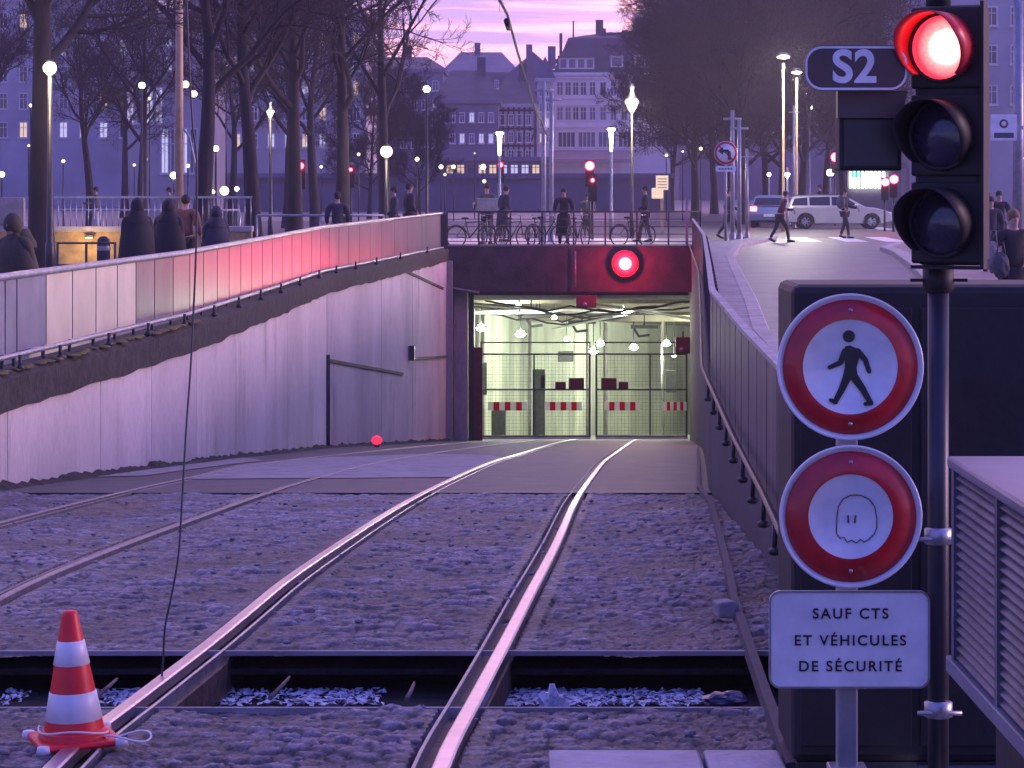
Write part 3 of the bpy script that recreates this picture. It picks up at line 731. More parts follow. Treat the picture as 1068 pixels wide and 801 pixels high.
# ------------------------------------------------------------------ foreground cone
def cone():
    Y = 10.75; x = PX(78, Y)
    t = empty('traffic_cone', (x,Y,rz(Y)), 'red and white traffic cone standing on the left rail', 'traffic cone')
    t.rotation_euler = (R(1.5), R(-2.5), R(20))
    H = .49
    rr = lambda z: .112-(.112-.030)*(z-.06)/(H-.06)
    segs = [(.058,.13,0),(.13,.21,1),(.21,.29,0),(.29,.385,1),(.385,H,0)]
    segs = [(.058,.10,0),(.10,.205,1),(.205,.305,0),(.305,.395,1),(.395,H,0)]
    b = MB(); b.box(-.155,.155,-.155,.155,.01,.035)
    b2 = b.build('base', M['cone_red'], t, .012)
    b = MB(); b.lathe([(.135,.03),(.132,.05),(.12,.06),(.108,.065)], 32); b.build('collar', M['cone_red'], t)
    b = MB()
    b.lathe([(rr(.058),.058),(rr(.25),.25),(rr(H),H),(.026,H+.012),(.015,H+.016),(.0,H+.017)], 40); b.build('body', M['cone_red'], t)
    for z0, z1, w in segs:
        if w: b = MB(); b.lathe([(rr(z0)+.0005,z0),(rr(z0)+.003,z0+.002),(rr(z1)+.003,z1-.002),(rr(z1)+.0005,z1)], 40); b.build('reflective_band', M['cone_white'], t)
    for sx, sy in ((-1,-1),(1,-1),(1,1),(-1,1)):
        b = MB(); b.lathe([(.0,.028),(.022,.026),(.028,.0),(.0,.0)], 12, (sx*.145, sy*.145, .012)); b.build('foot_pad', M['cone_white'], t)
    # looped plastic strap lying round the base
    b = MB(); pts = []
    for k in range(30):
        a = 2*math.pi*k/29; pts.append((.20+.085*math.cos(a), -.06+.06*math.sin(a)-.02, .03+.012*math.sin(2*a)))
    b.tube(pts, .0045, 6)
    pts = [(.135*math.cos(a), .135*math.sin(a), .052+.008*math.sin(3*a)) for a in np.linspace(R(170), R(340), 24)]
    b.tube(pts, .004, 6)
    o = b.build('strap', M['cone_white']); o.location = t.location+Vector((0,0,.012)); tag(o, 'thin pale strap looped round the foot of the traffic cone', 'strap')
    o.rotation_euler = (0,0,R(6))
cone()

# ------------------------------------------------------------------ signs on pole
FR = (R(90),0,0)
def disc(name, px, py, Y, d, label, tilt=0):
    p = PT(px, py, Y); t = empty(name, p, label, 'road sign'); t.rotation_euler = (R(tilt),R(0),R(0))
    rm = Matrix.Rotation(R(90),3,'X')
    b = MB(); b.lathe([(0,-.004),(d/2,-.004),(d/2+.004,0),(d/2+.004,.012),(d/2-.003,.013),(d/2-.006,.006),(0,.006)], 72, (0,0,0), rm); b.build('plate', M['sign_white'], t)
    return t, rm
def ring(t, rm, r0, r1, y=.0075):
    b = MB(); b.lathe([(r0,y),(r1,y),(r1,y+.0015),(r0,y+.0015)], 72, (0,0,0), rm); return b.build('red_ring', M['sign_red'], t)
SY = 9.1
t, rm = disc('no_pedestrians_sign', 886.5, 382.5, SY, .456, 'round red ringed sign with a black walking figure', 0)
ring(t, rm, .150, .213)
def flat(t, polys, m, name, y=-.009, th=.0015):
    b = MB()
    for k, poly in enumerate(polys):
        yy = y-k*.0002; b.prism(poly, yy, yy-th)
    return b.build(name, m, t)
def circ(cx, cz, r, n=20): return [(cx+r*math.cos(2*math.pi*k/n), cz+r*math.sin(2*math.pi*k/n)) for k in range(n)]
def limb(a, b, w0, w1):
    a = Vector(a); b = Vector(b); d = (b-a).normalized(); n = Vector((-d.y, d.x))
    pts = []
    for k in range(7): an = math.pi*k/6; pts.append(b+(n*math.cos(an)+d*math.sin(an))*w1)
    for k in range(7): an = math.pi*k/6; pts.append(a+(-n*math.cos(an)-d*math.sin(an))*w0)
    return [(p.x, p.y) for p in pts]
q = lambda x, y: ((x-886.5)/330, (382.5-y)/330)
s_ = 1/330.
# figure in pixel coordinates of the photograph's sign: head, torso, arms, legs, feet
polys = [circ(*q(885,350.5), 6.3*s_),
         [q(*p) for p in ((881,361),(886,360),(893,363),(896,372),(893,383),(894,391),(886,396),(879,391),(881,381),(880,371))],
         limb(q(881,366), q(876,378), 3.2*s_, 2.8*s_), limb(q(876,378), q(865,383), 2.8*s_, 2.2*s_),
         limb(q(894,366), q(902,375), 3.2*s_, 2.8*s_), limb(q(902,375), q(906,387), 2.8*s_, 2.4*s_),
         limb(q(884,391), q(878,405), 4.6*s_, 3.6*s_), limb(q(878,405), q(871,418), 3.6*s_, 2.8*s_), limb(q(871,419), q(866,417), 2.6*s_, 2.*s_),
         limb(q(889,391), q(899,405), 4.6*s_, 3.6*s_), limb(q(899,405), q(907,419), 3.6*s_, 2.8*s_), limb(q(908,420), q(902,421), 2.6*s_, 2.*s_)]
flat(t, polys, M['sign_black'], 'walking_figure')
b = MB(); b.bar((-.005+.02,.02,-.22),(.015,.02,.22), .03, .03); 
b = MB(); b.box(-.2,.2,.006,.03,-.08,-.05); b.box(-.2,.2,.006,.03,.05,.08); b.build('rear_rib', M['sign_back'], t)

t, rm = disc('no_vehicles_sign', 887, 538.5, SY, .444, 'round red ringed blank sign with a scribbled ghost doodle', 0)
ring(t, rm, .134, .207)
q2 = lambda x, y: ((x-887)/330, (538.5-y)/330)
dd = []
outline = [(872,556),(872.5,540),(874,528),(879,520),(887,516),(897,516),(906,520),(912,528),(914,540),(914,550),(911,557),(906,562),(901,565),(897,562),(893,566),(888,563),(883,565),(880,560),(876,561),(872,556)]
b = MB(); b.tube([(*[q2(*p)[0]], -.0095, q2(*p)[1]) for p in outline], .0018, 5)
b.tube([(q2(884,537)[0],-.0095,q2(884,537)[1]),(q2(884.5,545)[0],-.0095,q2(884.5,545)[1])], .003, 5)
b.tube([(q2(892,537)[0],-.0095,q2(892,537)[1]),(q2(891,545)[0],-.0095,q2(891,545)[1])], .003, 5)
b.build('doodle', M['plate_purple'], t)
b = MB(); b.box(-.2,.2,.006,.03,-.08,-.05); b.box(-.2,.2,.006,.03,.05,.08); b.build('rear_rib', M['sign_back'], t)

def rrect(w, h, r, n=6):
    pts = []
    for cx, cz, a0 in ((w/2-r,h/2-r,0),(-w/2+r,h/2-r,90),(-w/2+r,-h/2+r,180),(w/2-r,-h/2+r,270)):
        for k in range(n+1): a = R(a0+90*k/n); pts.append((cx+r*math.cos(a), cz+r*math.sin(a)))
    return pts
def bolts(t, pts, y):
    for x, z in pts:
        b = MB(); b.lathe([(0,.004),(.005,.0035),(.007,.0)], 10, (x,y,z), Matrix.Rotation(R(90),3,'X')); b.build('bolt', M['galv'], t)
bolts(bpy.data.objects['no_pedestrians_sign'], [(0,.18),(0,-.18)], -.0095); bolts(bpy.data.objects['no_vehicles_sign'], [(0,.172),(0,-.172)], -.0095)
def exc_plate():
    p = PT(886, 667, SY); t = empty('exception_plate', p, 'white rectangular plate with three lines of capitals under the round signs', 'road sign')
    w, h = 168/330, 102/330
    # slightly dented sheet
    me = MB(); n = 40; m_ = 24
    b = MB(); b.prism(rrect(w, h, .035), 0, .01); b.build('plate', M['sign_white'], t, .002)
    # raised rim
    o = rrect(w, h, .035); i = rrect(w-.012, h-.012, .03); k = len(o)
    b = MB(); vs = [(x,-.0035,z) for x,z in o]+[(x,-.0035,z) for x,z in i]+[(x,-.0,z) for x,z in o]+[(x,-.0,z) for x,z in i]
    fs = [(j,(j+1)%k,(j+1)%k+k,j+k) for j in range(k)]+[(j,j+2*k,(j+1)%k+2*k,(j+1)%k) for j in range(k)]+[(j+k,(j+1)%k+k,(j+1)%k+3*k,j+3*k) for j in range(k)]
    b.add(vs, fs); b.build('rim', M['sign_back'], t)
    for k, (txt, y) in enumerate((('SAUF CTS', 640), ('ET VÉHICULES', 668), ('DE SÉCURITÉ', 695))):
        text_obj(txt, .0465, 'lettering', M['sign_black'], t, ((0.002 if k else .003), -.002, (667-y)/330-.001), FR, 1.24, .001, .0006)
exc_plate()
def sign_pole():
    x = PX(885, 9.16)
    t = empty('sign_post', (x,9.2,-.05), 'grey square post carrying the two round signs and the plate', 'post')
    b = MB(); b.box(-.032,.032,-.02,.045,0,1.72); b.build('post', M['pole_grey'], t, .006)
    for z in (.22, .5, 1.0, 1.48):
        b = MB(); b.box(-.06,.06,-.034,.055,z-.016,z+.016); b.tube([(.05,-.04,z),(.05,.06,z)], .008, 6); b.build('clamp', M['galv'], t, .004)
sign_pole()

# ------------------------------------------------------------------ foreground traffic signal
def signal():
    Y = 9.0; s = F/Y
    p = PT(985, 141, Y)
    t = empty('traffic_light', (p.x, Y, 0), 'large black traffic light with its top red lamp lit', 'traffic light')
    yaw = R(-33); 
    Mr = Matrix.Rotation(yaw, 3, 'Z')
    b = MB(); zc = p.z
    w, h = .232, .815
    def OB(b, x0,x1,y0,y1,z0,z1): 
        c = Mr@Vector(((x0+x1)/2,(y0+y1)/2,0)); b.obox((c.x,c.y,(z0+z1)/2), x1-x0, y1-y0, z1-z0, Mr)
    OB(b, -w/2, w/2, .02, .10, zc-h/2, zc+h/2); b.build('housing', M['signal_black'], t, .02)
    b = MB()
    for k in range(3):
        OB(b, -w/2-.004, w/2+.004, .008, .024, zc+.275*(1-k)-.128, zc+.275*(1-k)+.128)
    b.build('door_panel', M['signal_black'], t, .012)
    rim = MB(); OB(rim, w/2+.004, w/2+.016, .0, .03, zc-h/2-.01, zc+h/2+.01); OB(rim, -w/2, w/2, .0, .03, zc-h/2-.012, zc-h/2-.001)
    rim.build('backplate_edge', M['signal_black'], t)
    for k in range(3):
        z = zc+.275*(1-k)
        c = Mr@Vector((-.012,.005,0)); c.z = z
        rm2 = Mr@Matrix.Rotation(R(90),3,'X')
        # visor: tunnel visor, cut away below
        b = MB(); n = 36; r = .112; vs = []; 
        for j in range(n+1):
            a = R(-50+280*j/n)
            L_ = .135*(.45+.55*min(1, max(0, (math.sin(a)+.75)/1.2)))
            for rr_, ll in ((r,0),(r,L_),(r-.004,L_),(r-.004,0)):
                v = rm2@Vector((rr_*math.cos(a), rr_*math.sin(a), ll)); vs.append((c.x+v.x, c.y+v.y, c.z+v.z))
        fs = [(j*4+i, j*4+(i+1)%4, (j+1)*4+(i+1)%4, (j+1)*4+i) for j in range(n) for i in range(4)]
        b.smooth = True; b.add(vs, fs); b.build('visor', M['signal_black'] if k else M['visor_glow'], t)  # top visor coloured red as if lit by its lamp
        b = MB(); b.lathe([(0,.03),(.04,.027),(.08,.014),(.1,.0)], 32, c, rm2); b.build('lens', [E_FRONT, M['lens_off'], M['lens_off']][k], t)
        b = MB(); b.lathe([(.1,.0),(.1,.012),(.112,.012),(.112,.0)], 32, c, rm2); b.build('lens_ring', M['signal_black'], t)
    # pole
    zt = zc-h/2
    b = MB(); b.tube([(0,.13,-.03),(0,.13,zt+.02)], .034, 16); b.build('pole', M['pole_dark'], t)
    b = MB(); b.tube([(0,.13,zc+h/2-.02),(0,.13,zc+h/2+.25)], .04, 16); b.build('top_mount', M['dark_metal'], t)
    b = MB(); b.lathe([(.036,zt-.09),(.05,zt-.08),(.05,zt-.0),(.04,zt+.0)], 16, (0,.13,0)); b.box(-.09,.09,.11,.13,zt-.055,zt-.045); b.build('collar', M['signal_black'], t)
    b = MB(); 
    for z in (.35,.9): b.lathe([(.034,z),(.045,z+.005),(.045,z+.05),(.034,z+.055)], 16, (0,.13,0)); b.tube([(-.07,.1,z+.02),(.07,.1,z+.02)], .008, 6)
    b.build('clamp', M['galv'], t)
    # S2 plate
    p2 = PT(893, 71, 9.02)
    t2 = empty('track_sign', p2, 'dark plate with white border reading S2 beside the red light', 'sign')
    w2, h2 = 108/333, 47/333
    b = MB(); b.prism(rrect(w2, h2, .055, 8), 0, .008); o = b.build('plate', M['plate_purple'], t2); 
    o_ = rrect(w2-.004, h2-.004, .053, 8); i_ = rrect(w2-.018, h2-.018, .047, 8); k = len(o_)
    b = MB(); b.add([(x,-.002,z) for x,z in o_]+[(x,-.002,z) for x,z in i_], [(j,(j+1)%k,(j+1)%k+k,j+k) for j in range(k)]); b.build('border', M['sign_white'], t2)
    text_obj('S2', .142, 'lettering', M['sign_white'], t2, (-.006,-.003,0), FR, 1.05, .001, .004)
    p3 = PT(910, 108, 9.1); b = MB(); b.prism([(-.11,.04),(.11,.04),(.1,-.02),(.075,-.045),(-.11,-.045)], 0, .05)
    o = b.build('bracket_cover', M['plate_purple'], t2); o.location = p3-p2
    p4 = PT(908, 149, 9.12)
    t3 = empty('side_signal', p4, 'blank dark box mounted under the S2 plate', 'signal box')
    b = MB(); b.box(-.1,.1,0,.12,-.088,.088); b.build('housing', M['cabinet'], t3, .008)
    b = MB(); b.box(-.085,.085,-.006,-.001,-.073,.073); b.build('cover', M['black_paint'], t3)
def front_lens():
    m = bpy.data.materials.new('lens_red_front'); m.use_nodes = True; nt = m.node_tree; N = nt.nodes; L = nt.links; b = N['Principled BSDF']
    b.inputs['Base Color'].default_value = (.5,.02,.03,1); b.inputs['Roughness'].default_value = .25
    lw = N.new('ShaderNodeTexCoord'); vo = N.new('ShaderNodeTexVoronoi'); vo.inputs['Scale'].default_value = 90; L.new(lw.outputs['Object'], vo.inputs['Vector'])
    ds = N.new('ShaderNodeVectorMath'); ds.operation = 'DISTANCE'; L.new(lw.outputs['Object'], ds.inputs[0]); ds.inputs[1].default_value = LENS_C
    r = N.new('ShaderNodeValToRGB'); r.color_ramp.elements[0].position = .03; r.color_ramp.elements[0].color = (1,.34,.22,1); r.color_ramp.elements[1].position = .1; r.color_ramp.elements[1].color = (.22,.006,.012,1)
    e = r.color_ramp.elements.new(.06); e.color = (.8,.06,.06,1)
    L.new(ds.outputs['Value'], r.inputs[0])
    r2 = N.new('ShaderNodeValToRGB'); r2.color_ramp.elements[0].color = (1.25,1.25,1.25,1); r2.color_ramp.elements[1].color = (.75,.75,.75,1); L.new(vo.outputs['Distance'], r2.inputs[0])
    mx = N.new('ShaderNodeMix'); mx.data_type = 'RGBA'; mx.blend_type = 'MULTIPLY'; mx.inputs[0].default_value = 1; L.new(r.outputs[0], mx.inputs[6]); L.new(r2.outputs[0], mx.inputs[7])
    L.new(mx.outputs[2], b.inputs['Emission Color']); b.inputs['Emission Strength'].default_value = 7; return m
LENS_C = PT(985, 141, 9.0); LENS_C = (-.012*math.cos(R(-33))-.0+.012, -.02, LENS_C.z+.275)
E_FRONT = front_lens()
signal()

def cabinet():
    t = empty('cabinet', (PX(826,10.1),10.1,-.05), 'tall black metal cabinet behind the two round signs', 'cabinet')
    b = MB(); b.box(0, 1.3, 0, .55, .06, 1.74); b.build('body', M['cabinet'], t, .03)
    b = MB(); b.box(.03, .42, -.012, -.002, .12, 1.66); b.box(.45, .84, -.012, -.002, .12, 1.66); b.box(.87, 1.26, -.012, -.002, .12, 1.66); b.build('door', M['cabinet'], t, .004)
    b = MB(); b.box(.02,1.28,.02,.53,0,.06); b.build('plinth', M['dark_metal'], t)
    b = MB(); b.tube([(.41,-.03,.8),(.41,-.03,.95)], .008, 8); b.tube([(.41,-.03,.87),(.41,0,.87)], .006, 6); b.build('handle', M['galv'], t)
cabinet()
def louvre_unit():
    x = PX(995, 8.0); t = empty('louvred_unit', (x,0,0), 'grey louvred ventilation unit with a flat lid at the right edge', 'ventilation unit')
    zt = PZ(480, 8); zb = PZ(692, 8)
    b = MB(); b.box(.03, .95, 4.6, 7.97, zb+.02, zt-.02); b.build('core', M['dark_metal'], t)
    b = MB(); b.box(-.02, 1.0, 4.5, 8.0, zt-.02, zt+.012); b.build('lid', M['louvre_top'], t, .008)
    b = MB(); b.box(-.02, .02, 4.5, 8.02, zb-.025, zb+.02); b.build('bottom_rail', M['louvre_top'], t, .004)
    for y in (7.96, 7.25, 6.55, 5.85, 5.15):
        b = MB(); b.box(-.012, .028, y-.03, y+.01, zb+.02, zt-.02); b.build('upright', M['louvre'], t)
    for a, c in ((5.16,5.82),(5.86,6.52),(6.56,7.22),(7.26,7.93)):
        b = MB(); z = zb+.03
        while z < zt-.04:
            n = 10
            b.add([(-.006,a,z),(-.006,c,z),(.022,c,z+.022),(.022,a,z+.022),(-.006,a,z-.003),(-.006,c,z-.003)], [(0,1,2,3),(0,4,5,1)])
            z += .026
        b.build('louvres', M['louvre'], t)
    b = MB(); b.box(.1, .9, 4.6, 7.9, 0, zb+.02); b.build('plinth', M['cabinet'], t)
louvre_unit()

# ------------------------------------------------------------------ small things on the ground
def blob(name, c, r, m, label, cat, seed=0, jag=.25, n=3):
    bm = bmesh.new(); bmesh.ops.create_icosphere(bm, subdivisions=n, radius=1)
    rnd = random.Random(seed)
    ph = [rnd.uniform(0,6) for _ in range(6)]
    for v in bm.verts:
        k = 1+jag*(math.sin(v.co.x*4+ph[0])*math.sin(v.co.y*5+ph[1])+.6*math.sin(v.co.z*7+ph[2]+v.co.x*6))+rnd.uniform(-.5,.5)*jag*.5
        v.co = Vector((v.co.x*r[0], v.co.y*r[1], v.co.z*r[2]))*k
    me = bpy.data.meshes.new(name); bm.to_mesh(me); bm.free(); me.materials.append(m)
    o = bpy.data.objects.new(name, me); col.objects.link(o); o.location = c
    return tag(o, label, cat)
def litter():
    Y = 15.0; b = MB(); b.prism([(-.055,-.04),(.05,-.045),(.06,.03),(.02,.05),(-.06,.04)], -.06, .06)
    o = b.build('stone_block', M['concrete_pale'], None, .012); o.location = (PX(757,Y),Y,rz(Y)+.04); o.rotation_euler = (0,0,R(12)); tag(o, 'pale broken stone block lying against the right kerb', 'stone')
    blob('crumpled_bag', (PX(577,12.6),12.6,-.27), (.06,.05,.1), M['litter_white'], 'crumpled white plastic bag in the trench right of the bright rail', 'litter', 3, .3)
    blob('dark_bag', (PX(757,12.7),12.7,-.235), (.1,.06,.035), M['litter_dark'], 'dark blue crumpled packet in the trench by the right wall', 'litter', 5, .2)
    b = MB(); b.box(-.07,.07,-.12,.12,-.02,.02); o = b.build('brick', M['wood_old'], None, .006); o.location = (PX(680,12.1),12.15,-.3); o.rotation_euler = (R(14),0,R(-4)); tag(o, 'tan brick lying in the trench near the blue board', 'brick')
    b = MB(); b.box(-.24,.24,-.3,.3,-.01,.01); o = b.build('board', M['litter_dark'], None, .004); o.location = (PX(728,12.3),12.3,-.30); o.rotation_euler = (R(6),0,0); tag(o, 'flat dark blue board lying in the trench', 'board')
    for k, (px, py, px2, py2, lab) in enumerate([(282,728,302,706,'slanted broken stick in the trench left of centre'),(424,730,432,712,'short stick standing in the trench near the middle'),(100,728,122,708,'thin stick in the trench just behind the cone')]):
        b = MB(); a = PT(px, py, 12.4); c = PT(px2, py2, 12.8); b.tube([a, (a+c)/2+Vector((.004,0,.003)), c], [.012,.010,.006], 6); o = b.build('stick', M['wood_old']); tag(o, lab, 'stick', 'sticks in the trench')
    # pale grit / wet leaves drift on the trench floor
    rnd = random.Random(2); b = MB()
    for k in range(3600):
        x = rnd.uniform(-2.4,.9); 
        if not (math.sin(x*3.1)+math.sin(x*7.3+1)+rnd.uniform(-.8,.8) > -.1): continue
        y = 13.52+rnd.uniform(-.2,.2); r = rnd.uniform(.012,.034); a = rnd.uniform(0,6)
        M3 = Matrix.Rotation(a,3,'Z')@Matrix.Rotation(rnd.uniform(-.15,.25),3,'X')
        vs = [Vector((x,y,-.38+rnd.random()*.02))+M3@Vector(v) for v in ((-r,0,0),(0,-r*.5,.004),(r,0,0),(0,r*.5,.003))]
        b.add(vs, [(0,1,2,3)])
    tag(b.build('leaf_litter', M['litter_white']), 'pale wet leaves and grit drifted on the trench floor', 'leaf litter', kind='stuff')
    # kerb stones at the bottom edge
    for k, (a, c) in enumerate(((572,729),(733,812))):
        b = MB(); Y = 10.42; b.box(PX(a,Y), PX(c,Y), 9.2, Y, -.12, -.005); o = b.build('kerb_stone', M['slab_stone'], None, .012)
        tag(o, ('wide' if k == 0 else 'narrow')+' bluish kerb slab at the bottom edge, '+('left' if k == 0 else 'right')+' of the joint', 'kerb stone', 'kerb stones at the near edge')
    blob('leaf', (PX(393,64),64,rz(64)+.16), (.12,.1,.1), emat('red_marker', (1,.03,.08), 1.0), 'small red marker light at the foot of the left wall', 'marker light', 4, .08)
    mk = [o for o in bpy.data.objects if o.get('category') == 'marker light'][0]; mk.name = 'marker_light'; b = MB(); b.box(-.05,.05,.06,.16,-.3,.05); b.box(-.12,.12,.1,.2,-.3,-.22); b.build('bracket', M['dark_metal'], mk)
    # hanging cable
    pts = [(193,-40),(197,60),(201,130),(205,165),(205,240),(203,300),(199,380),(194,450),(190,520),(186,580),(178,625),(172,655),(170,690),(168,716)]
    b = MB(); P = []
    for i, (x, y) in enumerate(pts): P.append(PT(x, y, 12.6))
    # resample with a spline-like subdivision
    Q = []
    for i in range(len(P)-1):
        p0, p1, p2, p3 = P[max(i-1,0)], P[i], P[i+1], P[min(i+2,len(P)-1)]
        for s in range(6):
            u = s/6; Q.append(.5*((2*p1)+(-p0+p2)*u+(2*p0-5*p1+4*p2-p3)*u*u+(-p0+3*p1-3*p2+p3)*u**3))
    Q.append(P[-1]); b.tube(Q, .0048, 6); tag(b.build('hanging_cable', M['cable_grey']), 'thin loose cable hanging down in front of the left wall to the rail', 'cable')
    # overhead wire
    b = MB(); W = [PT(505,-60,14), PT(520,-2,16), PT(529,15,18), PT(540,55,24), PT(557,110,40), PT(570,140,80)]; b.tube(W, [.008,.008,.009,.012,.018,.03], 6)
    w = b.build('overhead_wire', M['dark_metal']); tag(w, 'overhead tram wire running into the distance above the tracks', 'wire')
    b = MB(); a, c = W[2]-Vector((.005,0,.04)), W[2]+Vector((.008,.5,-.06)); b.tube([a, c], .018, 8); b.build('insulator', M['dark_metal'], w)
mat('cable_grey', (.06,.055,.07), .5)
litter()
# ballast-like small stones lying loose on the paving
def loose():
    rnd = random.Random(9); b = MB()
    for k in range(420):
        Y = rnd.uniform(9.3, 27)
        if 11.7 < Y < 13.7: continue
        X = rnd.uniform(-.18*Y, min(interp(RP, Y)-.15, .3*Y)); r = rnd.uniform(.006,.022)
        b.ell((X,Y,rz(Y)+r*.3), r*1.3, r, r*.6, 5, 3)
    tag(b.build('grit', M['concrete_pale']), 'scattered small pale stones on the cobbles', 'grit', kind='stuff')
loose()

exec_more = True

# ------------------------------------------------------------------ streets on the upper level
def flat_poly(name, pts, z, m, kind='structure'):
    b = MB(); b.add([(x,y,z) for x,y in pts], [tuple(range(len(pts)))]); o = b.build(name, m); return tag(o, kind=kind)
def gp(px, py): # point on the upper street (z=0) seen at that pixel
    Y = EYE*F/(py-HY); return (PX(px, Y), Y)
kerbL = [(5.0,40),(5.35,47.7),(5.75,62),(6.2,77),(7.4,90),(9.6,101),(12,106)]
road_l = [(2.9,25),(3.4,38),(4.07,47.7),(5.35,68),(5.95,77),(7.2,90),(8.9,99),(9.6,104)]
road_r = [(5.6,25),(6.4,40),(8.3,58),(9.4,68),(10.6,80),(11.0,86),(12.3,92),(16,97),(24,99)]
flat_poly('road', road_l+[(9.7,118),(-60,118),(-60,150),(90,150),(90,108),(24,99)][0:0]+[(9.6,104)]+road_r[::-1], .004, M['road_asphalt'])
flat_poly('cross_street', [(-14,104.5),(90,104.5),(90,152),(-14,152)], .004, M['asphalt'])
flat_poly('plaza_paving', [(-3.8,90.7),(5.4,90.7),(6.9,100),(7.0,104.3),(-16,104.3),(-14,92)], .008, M['wet_sheen_paving'])
flat_poly('sidewalk', [(x+.32,y) for x,y in road_r]+[(60,99),(60,25)], .13, M['pavers_red'])
def kerb(name, pts, w, z, label, inner=1):
    b = MB(); vs = []
    P = [Vector((*p,0)) for p in pts]
    for i, p in enumerate(P):
        d = (P[min(i+1,len(P)-1)]-P[max(i-1,0)]).normalized(); n = Vector((d.y,-d.x,0))*inner
        a = p; c = p+n*w
        vs += [(a.x,a.y,-.02),(a.x,a.y,z-.02),(a.x+n.x*.02,a.y+n.y*.02,z),(c.x,c.y,z),(c.x,c.y,-.02)]
    n = len(P)-1
    b.add(vs, [(i*5+j, i*5+(j+1)%5, (i+1)*5+(j+1)%5, (i+1)*5+j) for i in range(n) for j in range(5)]+[(0,1,2,3,4)])
    return tag(b.build(name, M['kerb']), label, 'kerb')
kerb('kerb', road_r, .34, .14, 'pale kerb curving along the red pavement on the right')
kerb('kerb', road_l, .22, .12, 'kerb between the road and the dark parapet of the ramp', -1)
flat_poly('sidewalk', [(interp(RP,y)+.12,y) for y in (25,30,41,62,90)]+[(x-.22,y) for x,y in road_l[::-1]], .115, M['concrete_pale'])
# crosswalk
b = MB()
for k, px in enumerate((834,877,914,948)):
    x = PX(px, 103); b.add([(x-.42+k*.1,98.5,.009),(x+.36+k*.1,98.5,.009),(x+.62+k*.1,107,.009),(x-.16+k*.1,107,.009)], [(0,1,2,3)])
for k in range(3):
    x = PX(905, 128)+k*1.4; b.add([(x,124,.009),(x+.7,124,.009),(x+.9,130,.009),(x+.2,130,.009)], [(0,1,2,3)])
tag(b.build('crosswalk_marking', M['white_paint']), kind='structure')
b = MB()
for k in range(9):
    x = -3.4+k*1.0; b.add([(x,101.2,.013),(x+.6,101.2,.013),(x+.66,103.9,.013),(x+.06,103.9,.013)], [(0,1,2,3)])
tag(b.build('crosswalk_marking', M['white_paint']), kind='structure')

# ------------------------------------------------------------------ left edge: low lit wall with railing
def left_low_wall():
    Y = 62
    t = empty('low_wall', (PX(-30,Y),Y,0), 'low warm lit brick wall with pale coping behind the left people', 'wall')
    w = PX(262,Y)-PX(-30,Y)
    b = MB(); b.box(0,w,0,.35,-.02,.98); b.build('wall', M['brick_warm'], t)
    b = MB(); b.box(-.02,w+.02,-.06,.42,.98,1.1); b.build('coping', M['kerb'], t, .01)
    b = MB(); b.box(0.0,PX(24,Y)-PX(-30,Y),.08,.3,1.1,1.72); b.build('end_block', M['concrete_pale'], t, .01)
    b = MB(); 
    for z in (1.72,): b.box(PX(24,Y)-PX(-30,Y),w,.16,.21,z-.02,z+.03)
    x = 1.2
    while x < w: b.tube([(x,.19,1.1),(x,.19,1.7)], .011, 5); x += .13
    b.build('railing', M['galv'], t)
    t = empty('railing', (PX(60,52),52,0), 'low dark tubular railing beside the left trunk', 'railing')
    b = MB(); w = PX(120,52)-PX(60,52)
    for z in (.15,.55,.95): b.tube([(0,0,z),(w,0,z)], .02, 6)
    for k in range(3): b.tube([(w*k/2,0,0),(w*k/2,0,.97)], .025, 6)
    b.build('bars', M['dark_metal'], t)
    p = (PX(108,56),56,0); t = empty('bollard', p, 'dark rounded bollard beside the two hooded walkers', 'bollard')
    b = MB(); b.lathe([(.13,0),(.13,.85),(.12,.93),(.06,.99),(0,1.0)], 16); b.build('body', M['coat_navy'], t)
    b = MB(); b.lathe([(.132,.72),(.134,.73),(.134,.8),(.132,.81)], 16); b.build('reflective_band', M['pole_grey'], t)
    t = empty('wall_lamp', (PX(92,61.7),61.85,.86), 'small warm lamp under the coping of the low brick wall', 'lamp')
    b = MB(); b.box(-.08,.08,-.1,.0,0,.05); b.build('housing', M['dark_metal'], t)
    b = MB(); b.box(-.07,.07,-.09,-.01,-.02,.0); b.build('diffuser', E_LAMP, t)
    l = bpy.data.lights.new('wall_light', 'POINT'); l.energy = 26; l.color = (1,.68,.3); l.shadow_soft_size = .08
    o = bpy.data.objects.new('wall_light', l); col.objects.link(o); o.location = (PX(92,61.7),61.3,.75)
left_low_wall()
def street_rail(px0, px1, Y, label, h=1.0):
    x0, x1 = PX(px0,Y), PX(px1,Y); t = empty('railing', (x0,Y,0), label, 'railing'); b = MB()
    b.tube([(0,0,h),(x1-x0,0,h)], .035, 6); b.tube([(0,0,.3),(x1-x0,0,.3)], .025, 6)
    n = int((x1-x0)/2)+2
    for k in range(n): b.tube([(k*(x1-x0)/(n-1),0,0),(k*(x1-x0)/(n-1),0,h)], .03, 6)
    b.build('bars', M['galv'], t)
street_rail(268, 400, 78, 'pale tubular railing between the left tree trunks', 1.15)
street_rail(60, 250, 98, 'far thin railing behind the left trees', 1.1)

